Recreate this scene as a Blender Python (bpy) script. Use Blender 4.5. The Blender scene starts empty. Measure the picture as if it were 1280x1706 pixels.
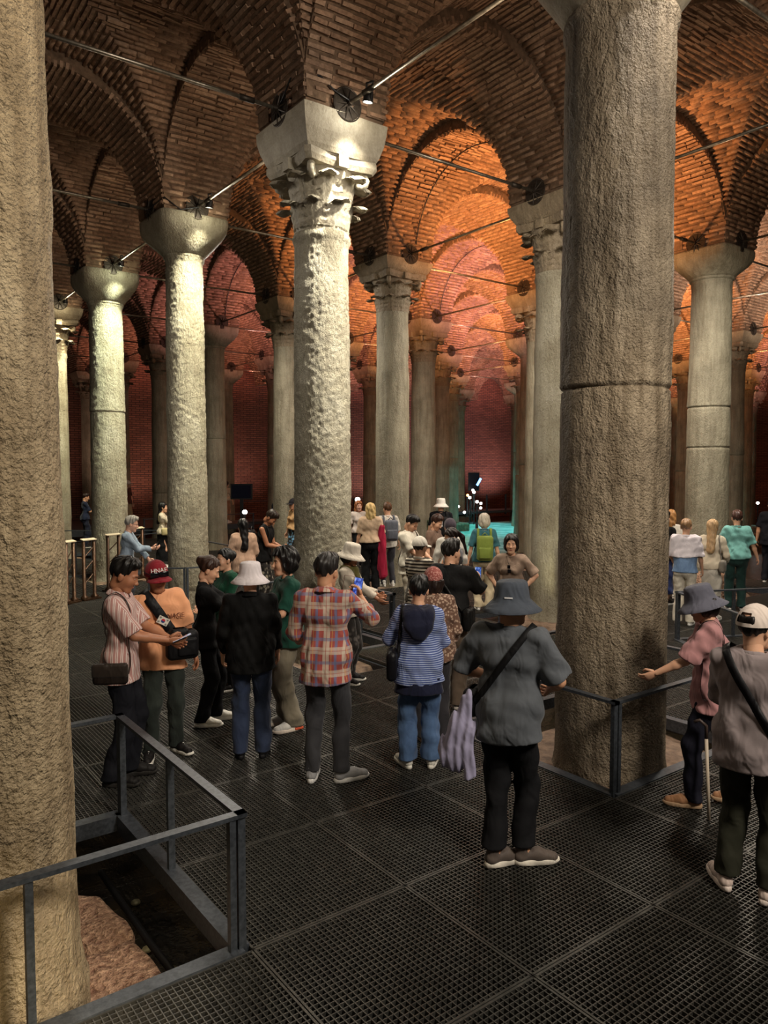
import bpy, math, random
import numpy as np
from mathutils import Matrix, Vector
from mathutils.bvhtree import BVHTree

random.seed(7)
RNG = np.random.default_rng(7)
PI = math.pi
scene = bpy.context.scene
COL = scene.collection

# ------------------------------------------------------------------ camera
CF, PITCH, TH, CH = 1263.0, math.radians(3.23), math.radians(53.16), 2.46
F2 = np.array([math.cos(TH), math.sin(TH)])
R2 = np.array([math.sin(TH), -math.cos(TH)])
cd = bpy.data.cameras.new('camera')
cam = bpy.data.objects.new('camera', cd)
COL.objects.link(cam)
cd.sensor_fit = 'HORIZONTAL'
cd.sensor_width = 36.0
cd.lens = 36.0 * CF / 1280.0
cd.clip_end = 200
cd.clip_start = 0.05
cam.location = (0, 0, CH)
cam.rotation_euler = (PI / 2 - PITCH, 0, TH - PI / 2)
scene.camera = cam

# ------------------------------------------------------------------ world, exposure
w = bpy.data.worlds.new('world')
scene.world = w
w.use_nodes = True
w.node_tree.nodes['Background'].inputs[0].default_value = (1.0, 0.86, 0.70, 1)
w.node_tree.nodes['Background'].inputs[1].default_value = 0.05
scene.view_settings.view_transform = 'Standard'
scene.view_settings.look = 'None'
scene.view_settings.exposure = 0.0
scene.view_settings.gamma = 1.0
scene.view_settings.use_curve_mapping = False
try:
    scene.cycles.use_denoising = True
    scene.cycles.max_bounces = 6
    scene.cycles.diffuse_bounces = 3
    scene.cycles.glossy_bounces = 2
    scene.cycles.sample_clamp_indirect = 4.0
except Exception:
    pass

# column lattice (metres)
X0, Y0, SX, SY = 5.38, 3.96, 4.68, 4.58
ZI = 6.82            # top of the imposts, where the brickwork springs
IH = 0.60            # half width of an impost
def colxy(i, j): return X0 + SX * i, Y0 + SY * j

# ------------------------------------------------------------------ lamps that are not a visible fixture in the frame
def light(kind, name, loc, color, energy, target=None, size=0.2, cone=60, blend=0.6, sy=None):
    d = bpy.data.lights.new(name, kind)
    d.color = color
    d.energy = energy
    if kind == 'SPOT':
        d.spot_size = math.radians(cone); d.spot_blend = blend; d.shadow_soft_size = size
    elif kind == 'POINT':
        d.shadow_soft_size = size
    elif kind == 'AREA':
        d.size = size
        if sy: d.shape = 'RECTANGLE'; d.size_y = sy
    o = bpy.data.objects.new(name, d)
    COL.objects.link(o)
    o.location = loc
    if target is not None:
        o.rotation_euler = (Vector(target) - Vector(loc)).to_track_quat('-Z', 'Y').to_euler()
    return o

WARM = (1.0, 0.82, 0.58)
NEUT = (1.0, 0.90, 0.76)
ORNG = (1.0, 0.44, 0.15)
REDD = (1.0, 0.42, 0.30)
PINK = (1.0, 0.46, 0.44)
TEAL = (0.10, 0.85, 0.90)
LIGHTS_HERE = None
light('SPOT', 'pit_lamp', (0.85, 2.95, 0.35), (1, .80, .52), 15, (1.35, 4.1, -.3), .06, 120, 1.0)
light('SPOT', 'pit_lamp', (0.30, 2.75, 0.30), (1, .78, .42), 9, (0.55, 3.9, .25), .06, 100, 1.0)
light('SPOT', 'house_spot', (2.6, 0.2, 5.6), (1, .84, .62), 420, (5.25, 3.85, 2.35), .12, 26, .9)
light('SPOT', 'foot_lamp', (9.35, 7.45, .12), (1, .92, .58), 55, (10.0, 8.3, 1.5), .06, 90, .9)
light('SPOT', 'foot_lamp', (6.15, 7.95, .35), (1, .88, .5), 10, (5.9, 8.6, -.2), .05, 90, .9)
# unseen fill lamps without fixtures, added behind and over the visitors
light('AREA', 'fill_lamp', (3.4, -2.4, 6.4), NEUT, 560, (3.2, 5.4, 0.6), 1.4)
light('AREA', 'fill_lamp', (7.6, 0.4, 6.2), NEUT, 40, (5.0, 5.0, 1.2), 1.2)
light('AREA', 'fill_lamp', (7.7, 6.2, 6.5), NEUT, 190, (7.9, 8.0, 0.5), 1.2)
light('AREA', 'fill_lamp', (12.6, 6.2, 6.5), NEUT, 320, (12.0, 7.2, 0.5), 1.2)
light('AREA', 'fill_lamp', (7.7, 15.4, 6.5), NEUT, 300, (7.5, 14.5, 0.5), 1.2)
light('AREA', 'fill_lamp', (3.0, 10.9, 6.5), NEUT, 70, (3.6, 9.0, 0.5), 1.2)
light('AREA', 'fill_lamp', (12.4, 10.8, 6.5), NEUT, 260, (12.4, 12.0, 0.5), 1.2)
# added warm fill spots, unseen, standing in for bounce on the near vaults
for _x, _y, _e in ((7.7, 6.2, 62), (3.0, 10.8, 24), (7.7, 10.8, 55), (3.0, 6.2, 17), (12.4, 6.2, 120), (3.0, 15.4, 26), (7.7, 1.7, 50), (12.4, 1.7, 90)):
    light('SPOT', 'vault_fill', (_x, _y, 4.9), (1, .74, .50), _e, (_x, _y, 12), .3, 155, .8)
for _y in (9.75, 14.35, 18.9):
    light('SPOT', 'arch_flood', (5.45, _y, 6.75), (1, .80, .58), 75, (5.3, _y + 3.0, 8.15), .15, 95, .9)
light('SPOT', 'arch_flood', (5.5, 5.2, 6.7), (1, .80, .58), 40, (5.4, 7.9, 8.2), .15, 95, .9)
# red and purple washers on the back wall
for _x, _c, _e in ((2, (1, .62, .48), 150), (7, (1, .62, .48), 190), (12, (1, .62, .48), 200), (17, (1, .66, .58), 230), (26, (1, .74, .74), 420), (31, (1, .68, .86), 640), (36, (1, .66, .7), 520)):
    light('SPOT', 'wall_washer', (_x, Y0 + 7 * SY - 2.2, .8), _c, _e, (_x, Y0 + 7 * SY + .5, 4.2), .2, 120, .8)

# ------------------------------------------------------------------ mesh helpers
def mesh_from(name, V, Fc, mat=None, smooth=False):
    me = bpy.data.meshes.new(name)
    V = np.asarray(V, dtype=np.float32)
    if isinstance(Fc, np.ndarray):
        n, k = Fc.shape
        me.vertices.add(len(V)); me.vertices.foreach_set('co', V.ravel())
        me.loops.add(n * k); me.loops.foreach_set('vertex_index', Fc.astype(np.int32).ravel())
        me.polygons.add(n)
        me.polygons.foreach_set('loop_start', np.arange(0, n * k, k, dtype=np.int32))
        me.update(calc_edges=True)
    else:
        me.from_pydata([tuple(v) for v in V], [], [tuple(int(i) for i in f) for f in Fc])
        me.update()
    if smooth:
        me.polygons.foreach_set('use_smooth', np.ones(len(me.polygons), dtype=bool))
    if mat:
        for m in (mat if isinstance(mat, (list, tuple)) else [mat]):
            me.materials.append(m)
    return me

def link(name, me, parent=None, loc=None, rot=None, scale=None):
    o = bpy.data.objects.new(name, me)
    COL.objects.link(o)
    if parent is not None: o.parent = parent
    if loc is not None: o.location = loc
    if rot is not None: o.rotation_euler = rot
    if scale is not None: o.scale = scale
    return o

def tag(o, label=None, cat=None, group=None, kind=None):
    if label: o['label'] = label
    if cat: o['category'] = cat
    if group: o['group'] = group
    if kind: o['kind'] = kind
    return o

def empty(name, loc=(0, 0, 0), rz=0.0):
    o = bpy.data.objects.new(name, None)
    COL.objects.link(o)
    o.location = loc; o.rotation_euler = (0, 0, rz)
    o.empty_display_size = 0.1
    return o

class MB:
    """collects simple solids in one mesh"""
    def __init__(s): s.V = []; s.F = []
    def add(s, V, Fc):
        b = len(s.V); s.V.extend([tuple(v) for v in V]); s.F.extend([tuple(i + b for i in f) for f in Fc]); return s
    def box(s, lo, hi, M=None):
        x0, y0, z0 = lo; x1, y1, z1 = hi
        V = [(x0,y0,z0),(x1,y0,z0),(x1,y1,z0),(x0,y1,z0),(x0,y0,z1),(x1,y0,z1),(x1,y1,z1),(x0,y1,z1)]
        if M is not None: V = [tuple(M @ Vector(v)) for v in V]
        return s.add(V, [(0,3,2,1),(4,5,6,7),(0,1,5,4),(1,2,6,5),(2,3,7,6),(3,0,4,7)])
    def tube(s, pts, r, n=8, caps=True):
        P = [Vector(p) for p in pts]
        rs = r if isinstance(r, (list, tuple)) else [r] * len(P)
        V = []; Fc = []
        up = None
        for i, p in enumerate(P):
            t = (P[min(i + 1, len(P) - 1)] - P[max(i - 1, 0)]).normalized()
            if up is None:
                up = Vector((0, 0, 1)) if abs(t.z) < .9 else Vector((1, 0, 0))
            a = t.cross(up).normalized(); b2 = a.cross(t).normalized(); up = b2
            for k in range(n):
                q = 2 * PI * k / n
                V.append(p + (a * math.cos(q) + b2 * math.sin(q)) * rs[i])
        for i in range(len(P) - 1):
            for k in range(n):
                Fc.append((i*n + k, i*n + (k+1) % n, (i+1)*n + (k+1) % n, (i+1)*n + k))
        if caps:
            Fc.append(tuple(range(n - 1, -1, -1))); Fc.append(tuple((len(P)-1)*n + k for k in range(n)))
        return s.add(V, Fc)
    def lathe(s, prof, n=24, M=None, sx=1, sy=1, arc=(0, 2 * PI), close=False):
        full = abs(arc[1] - arc[0] - 2 * PI) < 1e-6
        m = n if full else n + 1
        V = []
        for r, z in prof:
            for k in range(m):
                a = arc[0] + (arc[1] - arc[0]) * k / n
                v = (r * sx * math.cos(a), r * sy * math.sin(a), z)
                V.append(tuple(M @ Vector(v)) if M is not None else v)
        Fc = []
        for i in range(len(prof) - 1):
            for k in range(n):
                k2 = (k + 1) % m
                Fc.append((i*m + k, i*m + k2, (i+1)*m + k2, (i+1)*m + k))
        if close and full:
            Fc.append(tuple(range(m - 1, -1, -1))); Fc.append(tuple((len(prof)-1)*m + k for k in range(m)))
        return s.add(V, Fc)
    def rbox(s, c, h, r, M=None, n=3):
        """rounded box (superellipsoid-like), centre c, half sizes h, corner radius r"""
        V = []; Fc = []
        lat, lon = 4 * n, 8 * n
        h = [max(v - r, 0) for v in h]
        for i in range(lat + 1):
            ph = -PI / 2 + PI * i / lat
            for k in range(lon):
                a = 2 * PI * (k + .5) / lon
                d = (math.cos(ph) * math.cos(a), math.cos(ph) * math.sin(a), math.sin(ph))
                v = [c[q] + d[q] * r + (h[q] if d[q] >= 0 else -h[q]) for q in range(3)]
                V.append(tuple(M @ Vector(v)) if M is not None else tuple(v))
        for i in range(lat):
            for k in range(lon):
                Fc.append((i*lon + k, i*lon + (k+1) % lon, (i+1)*lon + (k+1) % lon, (i+1)*lon + k))
        return s.add(V, Fc)
    def mesh(s, name, mat, smooth=False): return mesh_from(name, s.V, s.F, mat, smooth)
    def obj(s, name, mat, parent=None, smooth=False, **kw): return link(name, s.mesh(name, mat, smooth), parent, **kw)

# numpy value noise ---------------------------------------------------------
_perm = RNG.random((32, 32, 32)).astype(np.float32)
def vnoise(P):
    P = np.asarray(P, dtype=np.float32)
    i = np.floor(P).astype(np.int32); f = P - i
    f = f * f * (3 - 2 * f); i &= 31; j = (i + 1) & 31
    x0, y0, z0 = i[..., 0], i[..., 1], i[..., 2]; x1, y1, z1 = j[..., 0], j[..., 1], j[..., 2]
    fx, fy, fz = f[..., 0], f[..., 1], f[..., 2]
    N = _perm
    a = N[x0,y0,z0]*(1-fx) + N[x1,y0,z0]*fx
    b = N[x0,y1,z0]*(1-fx) + N[x1,y1,z0]*fx
    c = N[x0,y0,z1]*(1-fx) + N[x1,y0,z1]*fx
    d = N[x0,y1,z1]*(1-fx) + N[x1,y1,z1]*fx
    return ((a*(1-fy) + b*fy)*(1-fz) + (c*(1-fy) + d*fy)*fz) * 2 - 1

# ------------------------------------------------------------------ materials
MATS = {}
def nt(name):
    m = bpy.data.materials.new(name); m.use_nodes = True
    t = m.node_tree
    return m, t, t.nodes['Principled BSDF']
def node(t, typ, **kw):
    n = t.nodes.new(typ)
    for k, v in kw.items():
        if k.startswith('i_'): n.inputs[k[2:].replace('_', ' ')].default_value = v
        else: setattr(n, k, v)
    return n
def rgba(c): return (c[0], c[1], c[2], 1)
def srgb(r, g, b):
    f = lambda c: (c / 12.92 if c <= .04045 else ((c + .055) / 1.055) ** 2.4)
    return (f(r / 255), f(g / 255), f(b / 255))
def ramp(t, fac, stops):
    r = node(t, 'ShaderNodeValToRGB')
    e = r.color_ramp.elements
    while len(e) < len(stops): e.new(0.5)
    for q, (p, c) in zip(e, stops): q.position = p; q.color = rgba(c)
    t.links.new(fac, r.inputs[0]); return r.outputs[0]
def coords(t, scale=(1, 1, 1), which='Object'):
    tc = node(t, 'ShaderNodeTexCoord'); mp = node(t, 'ShaderNodeMapping')
    mp.inputs['Scale'].default_value = scale
    t.links.new(tc.outputs[which], mp.inputs[0]); return mp.outputs[0]
def noise(t, vec, scale, detail=4, rough=.6):
    n = node(t, 'ShaderNodeTexNoise'); n.inputs['Scale'].default_value = scale
    n.inputs['Detail'].default_value = detail; n.inputs['Roughness'].default_value = rough
    t.links.new(vec, n.inputs['Vector']); return n.outputs['Fac']
def bump(t, b, h, strength, dist):
    n = node(t, 'ShaderNodeBump'); n.inputs['Strength'].default_value = strength; n.inputs['Distance'].default_value = dist
    t.links.new(h, n.inputs['Height']); t.links.new(n.outputs[0], b.inputs['Normal']); return n
def mixc(t, fac, a, b2, mode='MIX'):
    n = node(t, 'ShaderNodeMix', data_type='RGBA', blend_type=mode)
    for s, v in ((n.inputs[0], fac), (n.inputs[6], a), (n.inputs[7], b2)):
        if isinstance(v, (float, int)): s.default_value = v
        elif isinstance(v, tuple): s.default_value = rgba(v)
        else: t.links.new(v, s)
    return n.outputs[2]
def plain(name, c, rough=.6, metal=0.0, spec=.5, emit=None, es=0.0):
    if name in MATS: return MATS[name]
    m, t, b = nt(name)
    b.inputs['Base Color'].default_value = rgba(c); b.inputs['Roughness'].default_value = rough
    b.inputs['Metallic'].default_value = metal; b.inputs['Specular IOR Level'].default_value = spec
    if emit: b.inputs['Emission Color'].default_value = rgba(emit); b.inputs['Emission Strength'].default_value = es
    MATS[name] = m; return m
def grainy(name, c1, c2, scale=20, rough=.7, bs=.3, bd=.01, metal=0, stretch=(1, 1, 1), spec=.4):
    if name in MATS: return MATS[name]
    m, t, b = nt(name)
    v = coords(t, stretch); n = noise(t, v, scale)
    t.links.new(ramp(t, n, [(.3, c1), (.7, c2)]), b.inputs['Base Color'])
    b.inputs['Roughness'].default_value = rough; b.inputs['Metallic'].default_value = metal; b.inputs['Specular IOR Level'].default_value = spec
    if bs: bump(t, b, n, bs, bd)
    MATS[name] = m; return m

def column_stone(name, c1, c2, c3, lump=14.0, ls=.9, ld=.02, streak=.5):
    """weathered marble: cloudy tone, vertical streaks, chipped lumpy relief"""
    if name in MATS: return MATS[name]
    m, t, b = nt(name)
    v = coords(t); vs = coords(t, (5, 5, .45))
    n1 = noise(t, v, 1.6, 5, .6); n2 = noise(t, vs, 2.2, 5, .65)
    base = ramp(t, n1, [(.30, c1), (.55, c2), (.75, c3)])
    st = ramp(t, n2, [(.35, (.36, .31, .24)), (.60, (1, 1, 1))])
    col = mixc(t, streak, base, st, 'MULTIPLY')
    n3 = noise(t, v, 34, 3, .6)
    col = mixc(t, .35, col, ramp(t, n3, [(.3, (.55, .5, .42)), (.6, (1, 1, 1))]), 'MULTIPLY')
    t.links.new(col, b.inputs['Base Color'])
    b.inputs['Roughness'].default_value = .62; b.inputs['Specular IOR Level'].default_value = .45
    v2 = coords(t, (1, 1, .6))
    h1 = noise(t, v2, lump, 3, .55)
    h2 = noise(t, v, lump * 3.2, 3, .6)
    a = node(t, 'ShaderNodeMath', operation='MULTIPLY_ADD'); a.inputs[1].default_value = .6
    t.links.new(h2, a.inputs[0]); t.links.new(h1, a.inputs[2])
    bump(t, b, a.outputs[0], ls, ld)
    MATS[name] = m; return m

def brick_mat(name, c1, c2, c3):
    if name in MATS: return MATS[name]
    m, t, b = nt(name)
    g = node(t, 'ShaderNodeNewGeometry'); oi = node(t, 'ShaderNodeObjectInfo')
    a = node(t, 'ShaderNodeMath', operation='ADD'); t.links.new(g.outputs['Random Per Island'], a.inputs[0]); t.links.new(oi.outputs['Random'], a.inputs[1])
    fr = node(t, 'ShaderNodeMath', operation='FRACT'); t.links.new(a.outputs[0], fr.inputs[0])
    base = ramp(t, fr.outputs[0], [(.0, c1), (.5, c2), (1.0, c3)])
    v = coords(t, (1, 1, 1), 'Generated')
    gp = node(t, 'ShaderNodeNewGeometry')
    n1 = noise(t, gp.outputs['Position'], 18, 4, .6); n0 = noise(t, gp.outputs['Position'], 1.1, 3, .55)
    col = mixc(t, .75, base, ramp(t, n1, [(.3, (.45, .40, .36)), (.65, (1.1, 1.08, 1.05))]), 'MULTIPLY')
    col = mixc(t, .8, col, ramp(t, n0, [(.3, (.55, .55, .56)), (.65, (1.15, 1.08, 1.0))]), 'MULTIPLY')
    t.links.new(col, b.inputs['Base Color'])
    b.inputs['Roughness'].default_value = .85; b.inputs['Specular IOR Level'].default_value = .25
    bump(t, b, n1, .7, .012)
    MATS[name] = m; return m

M_BRICK = brick_mat('brick_clay', srgb(132, 106, 88), srgb(146, 119, 100), srgb(164, 138, 118))
M_MORTAR = grainy('lime_mortar', srgb(78, 62, 50), srgb(118, 96, 78), 9, .95, .6, .02, spec=.15)
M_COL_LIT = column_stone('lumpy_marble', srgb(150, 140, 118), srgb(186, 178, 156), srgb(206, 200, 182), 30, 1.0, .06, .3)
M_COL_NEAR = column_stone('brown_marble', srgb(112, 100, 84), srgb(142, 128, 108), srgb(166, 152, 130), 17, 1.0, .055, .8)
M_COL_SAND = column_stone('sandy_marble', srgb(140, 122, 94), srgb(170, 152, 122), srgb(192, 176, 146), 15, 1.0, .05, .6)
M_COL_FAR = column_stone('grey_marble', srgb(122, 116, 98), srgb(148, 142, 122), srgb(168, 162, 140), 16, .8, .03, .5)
M_CAP = column_stone('capital_marble', srgb(140, 130, 112), srgb(172, 164, 146), srgb(194, 188, 172), 12, .6, .02, .25)
M_CAP_DIM = column_stone('dimmed_capital_marble', srgb(112, 98, 80), srgb(140, 126, 104), srgb(164, 150, 128), 12, .8, .03, .4)  # capital marble with the dimness of unlit capitals put into its colour
M_STEEL = grainy('dark_steel', srgb(52, 56, 62), srgb(84, 89, 96), 40, .42, .1, .002, .45)
M_GRATE = grainy('grating_steel', srgb(66, 65, 62), srgb(96, 94, 89), 14, .45, .1, .002, .7)
M_ROD = grainy('rod_steel', srgb(120, 112, 100), srgb(170, 160, 144), 20, .35, .1, .002, .85)
M_BLACK = plain('black_metal', (.006, .006, .007), .5)
M_IRON = grainy('iron_plate', srgb(44, 38, 34), srgb(66, 58, 50), 30, .5, .2, .003, .6)
M_GROUND = grainy('wet_ground', srgb(26, 22, 16), srgb(74, 62, 44), 5, .22, .7, .03, spec=.6)
M_ROCK = grainy('pink_rock', srgb(112, 74, 56), srgb(206, 168, 138), 24, .6, 1.0, .09)
M_PLINTH = grainy('plinth_stone', srgb(84, 66, 54), srgb(140, 116, 96), 9, .75, .9, .04)

# ------------------------------------------------------------------ image point -> place on a level plane (the photograph's own viewpoint)
def ray(u, v):
    x = (u - 640) / CF; y = -(v - 853) / CF
    fw = math.cos(PITCH) + y * math.sin(PITCH); up = -math.sin(PITCH) + y * math.cos(PITCH)
    d = F2 * fw + R2 * x
    return np.array([d[0], d[1], up])
def G(u, v, z=0.0):
    d = ray(u, v); t = (z - CH) / d[2]
    return float(d[0] * t), float(d[1] * t)

# =================================================================== ARCHITECTURE
# ---- ground under the walkway, back walls
def slab(name, lo, hi, mat, kind='structure', parent=None):
    o = MB().box(lo, hi).obj(name, mat, parent)
    if parent is None: tag(o, kind=kind)
    return o
YW = Y0 + 7 * SY + .55
XW = X0 + 9 * SX + .5
ground = slab('ground', (-9, -6, -.95), (XW + 1, YW + 1, -.75), M_GROUND)
tag(ground, 'dark wet cistern bed under the steel walkway', 'ground')

def wall_mat():
    m, t, b = nt('wall_brick')
    g = node(t, 'ShaderNodeNewGeometry')
    sx = node(t, 'ShaderNodeSeparateXYZ'); t.links.new(g.outputs['Position'], sx.inputs[0])
    ad = node(t, 'ShaderNodeMath', operation='ADD'); t.links.new(sx.outputs[0], ad.inputs[0]); t.links.new(sx.outputs[1], ad.inputs[1])
    cx = node(t, 'ShaderNodeCombineXYZ'); t.links.new(ad.outputs[0], cx.inputs[0]); t.links.new(sx.outputs[2], cx.inputs[1])
    br = node(t, 'ShaderNodeTexBrick'); t.links.new(cx.outputs[0], br.inputs['Vector'])
    br.inputs['Color1'].default_value = rgba(srgb(150, 100, 80)); br.inputs['Color2'].default_value = rgba(srgb(122, 78, 62)); br.inputs['Mortar'].default_value = rgba(srgb(80, 56, 48))
    br.inputs['Scale'].default_value = 1; br.inputs['Mortar Size'].default_value = .018; br.inputs['Brick Width'].default_value = .38; br.inputs['Row Height'].default_value = .105
    n0 = noise(t, g.outputs['Position'], .5, 4, .6)
    t.links.new(mixc(t, .7, br.outputs['Color'], ramp(t, n0, [(.3, (.5, .5, .5)), (.7, (1.1, 1.1, 1.1))]), 'MULTIPLY'), b.inputs['Base Color'])
    inv = node(t, 'ShaderNodeMath', operation='SUBTRACT'); inv.inputs[0].default_value = 1; t.links.new(br.outputs['Fac'], inv.inputs[1])
    bump(t, b, inv.outputs[0], .8, .02); b.inputs['Roughness'].default_value = .9
    return m
M_WALL = wall_mat()
tag(slab('wall_back', (-9, YW, -.95), (XW + 1, YW + .5, 9.6), M_WALL), 'red brick wall closing the cistern behind the far columns', 'wall')
tag(slab('wall_right', (XW, -6, -.95), (XW + .5, YW, 9.6), M_WALL), 'far brick end wall beyond the orange-lit columns on the right', 'wall')

# ---- vaults: laid brick by brick on mortar shells
RISE, STILT = 1.72, .06
CP, CT = .086, .052         # course pitch, brick thickness
def brick_variants(nv=6):
    out = []
    for q in range(nv):
        x, y, z = .5, .5, .5
        j = lambda a: random.uniform(-a, a)
        # unit brick: long in x, thick in y, front face at +z (a little irregular), back at -z
        V = [(-x, -y, -z), (x, -y, -z), (x, y, -z), (-x, y, -z)]
        V += [(-x + .02 + j(.02), -y + .06 + j(.1), z + j(.12)), (x - .02 + j(.02), -y + .06 + j(.1), z + j(.12)), (x - .02 + j(.02), y - .06 + j(.1), z + j(.12)), (-x + .02 + j(.02), y - .06 + j(.1), z + j(.12))]
        Fc = [(4, 5, 6, 7), (0, 1, 5, 4), (1, 2, 6, 5), (2, 3, 7, 6), (3, 0, 4, 7)]
        out.append((np.array(V), Fc))
    return out
BV = brick_variants()
BRICK_ME = [mesh_from('brick', V, Fc, M_BRICK) for V, Fc in BV]

def arc_params(a, b):
    t = np.linspace(0, PI, 400); P = np.stack([a * np.cos(t), b * np.sin(t)], 1)
    s = np.concatenate([[0], np.cumsum(np.linalg.norm(np.diff(P, axis=0), axis=1))])
    n = int(s[-1] / CP); return np.interp((np.arange(n) + .5) / n * s[-1], s, t)
def ellipse_frame(a, b, t):
    p = np.array([a * math.cos(t), b * math.sin(t)])
    tan = np.array([-a * math.sin(t), b * math.cos(t)]); tan /= np.linalg.norm(tan)
    nrm = np.array([-math.cos(t) / a, -math.sin(t) / b]); nrm /= np.linalg.norm(nrm)   # towards the void
    return p, tan, nrm
DEP = .10
def place(axis, p, tan, nrm, wc, L):
    """4x4 for the unit brick; axis 0: span along x and width along y, axis 1: span along y, width along x"""
    pr = random.uniform(-.016, .024)
    c2 = p + nrm * (pr - DEP / 2)
    if axis == 1:
        X = np.array([1, 0, 0.]); T = np.array([0, tan[0], tan[1]]); N = np.array([0, nrm[0], nrm[1]]); c = np.array([wc, c2[0], c2[1]])
    else:
        X = np.array([0, 1, 0.]); T = np.array([tan[0], 0, tan[1]]); N = np.array([nrm[0], 0, nrm[1]]); c = np.array([c2[0], wc, c2[1]])
    M = np.eye(4); M[:3, 0] = X * L; M[:3, 1] = T * CT; M[:3, 2] = N * DEP; M[:3, 3] = c
    q = random.uniform(-.035, .035); B = M[:3, :3].copy(); M[:3, 0] = B[:, 0] * math.cos(q) + B[:, 1] / CT * L * math.sin(q); M[:3, 1] = B[:, 1] * math.cos(q) - B[:, 0] / L * CT * math.sin(q)
    if np.linalg.det(M[:3, :3]) < 0: M[:3, 0] *= -1
    return M
def split_run(w0, w1, off):
    out = []; x = w0
    first = True
    while x < w1 - .02:
        L = random.uniform(.22, .42)
        if first and off: L *= .55
        first = False
        e = min(x + L, w1)
        if w1 - e < .10: e = w1
        out.append(((x + e) / 2, e - x - .006)); x = e
    return out
def arch_bricks(axis, a, width):
    out = []
    for k, t in enumerate(arc_params(a, RISE)):
        p, tan, nrm = ellipse_frame(a, RISE, t)
        for wc, L in split_run(-width, width, k % 2): out.append(place(axis, p, tan, nrm, wc + random.uniform(-.022, .022), L))
    return out
A_X, A_Y = SX / 2 - IH, SY / 2 - IH       # half spans of the openings along x and y
EXTRA = .20                                # step between arch soffit and web
def web_bricks():
    out = []
    aX, aY = A_X + .03, A_Y + .03; b = RISE + EXTRA
    for axis, a, lim, other in ((0, aX, A_Y, aY), (1, aY, A_X, aX)):
        for k, t in enumerate(arc_params(a, b)):
            p, tan, nrm = ellipse_frame(a, b, t)
            g = other * abs(math.cos(t))
            if g < lim - .05:
                for s in (1, -1):
                    for wc, L in split_run(g, lim, k % 2): out.append(place(axis, p, tan, nrm, s * wc, L))
    return out
def stuff_mesh(name, Ms):
    V = []; Fc = []
    b = 0
    for M in Ms:
        v, f = BV[random.randrange(len(BV))]
        V.append(v @ M[:3, :3].T + M[:3, 3]); Fc.extend([tuple(i + b for i in q) for q in f]); b += len(v)
    return mesh_from(name, np.concatenate(V), np.array(Fc), M_BRICK)
def shell_arch(axis, a, width):
    n = 40; V = []; Fc = []
    q = .028
    for r0, r1 in ((q, .30),):
        for k in range(n + 1):
            t = PI * k / n
            p, tan, nrm = ellipse_frame(a, RISE, t)
            for d, wv in ((q, -width), (q, width), (.30, width), (.30, -width)):
                c = p - nrm * d
                V.append((wv, c[0], c[1]) if axis == 1 else (c[0], wv, c[1]))
    for k in range(n):
        for m in range(4):
            Fc.append((k*4 + m, k*4 + (m+1) % 4, (k+1)*4 + (m+1) % 4, (k+1)*4 + m))
    Fc.append((0, 1, 2, 3)); Fc.append((n*4+3, n*4+2, n*4+1, n*4))
    return mesh_from('arch_shell', V, Fc, M_MORTAR)
def shell_web():
    n = 33; aX, aY = A_X + .03, A_Y + .03; b = RISE + EXTRA + .03
    xs = np.linspace(-A_X - .04, A_X + .04, n); ys = np.linspace(-A_Y - .04, A_Y + .04, n)
    V = []; 
    for x in xs:
        for y in ys:
            zx = math.sqrt(max(0, 1 - (x / (aX + .03)) ** 2)); zy = math.sqrt(max(0, 1 - (y / (aY + .03)) ** 2))
            V.append((x, y, b * max(zx, zy)))
    Fc = []
    for i in range(n - 1):
        for j in range(n - 1):
            Fc.append((i*n + j, i*n + j + 1, (i+1)*n + j + 1, (i+1)*n + j))
    return mesh_from('web_shell', V, Fc, M_MORTAR)
ARCHX_B = arch_bricks(0, A_X, IH); ARCHY_B = arch_bricks(1, A_Y, IH); WEB_B = web_bricks()
ME_AX, ME_AY, ME_W = shell_arch(0, A_X, IH), shell_arch(1, A_Y, IH), shell_web()
ME_AXB, ME_AYB, ME_WB = stuff_mesh('arch_bricks', ARCHX_B), stuff_mesh('arch_bricks', ARCHY_B), stuff_mesh('web_bricks', WEB_B)

def px_of(P):
    fw = P[0] * F2[0] + P[1] * F2[1]; r = P[0] * R2[0] + P[1] * R2[1]; z = P[2] - CH
    d = fw * math.cos(PITCH) - z * math.sin(PITCH); u = fw * math.sin(PITCH) + z * math.cos(PITCH)
    if d < .3: return None
    return 640 + CF * r / d, 853 - CF * u / d, d
def in_frame(P, m=40):
    q = px_of(P)
    return q is not None and -m < q[0] < 1280 + m and -m < q[1] < 1706 + m
NEAR_BRICKS = [0]
def vault_piece(name, me, mats, stuff, loc, near, label, group=None):
    o = link(name, me, None, loc)
    tag(o, label, 'vault', group, 'structure')
    if not near:
        tag(link('brick_courses', stuff, o), kind='stuff'); return o
    org = np.array(loc)
    sc = []
    for k, M in enumerate(mats):
        q = px_of(M[:3, 3] + org)
        sc.append((1e9 if (q is None or not (-30 < q[0] < 1310 and -30 < q[1] < 1000)) else q[2], k))
    sc.sort()
    pick = [k for d, k in sc[:near] if d < 1e8]
    rest = [k for k in range(len(mats)) if k not in set(pick)]
    for k in pick:
        b = bpy.data.objects.new('brick', BRICK_ME[random.randrange(len(BRICK_ME))])
        COL.objects.link(b); b.parent = o
        b.matrix_local = Matrix(mats[k].tolist())
    NEAR_BRICKS[0] += len(pick)
    if rest: tag(link('brick_courses', stuff_mesh('brick_rest', [mats[k] for k in rest]), o), kind='stuff')
    return o
ZS = ZI + STILT
near_ax = {(0, 1): 'arch of thin bricks springing right from the brightly lit capital', (-1, 1): 'dark brick arch springing left from the brightly lit capital', (-1, 2): 'dark arch at the upper left behind the left front column', (1, 1): 'pinkish arch right of the big front column near the top'}
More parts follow.
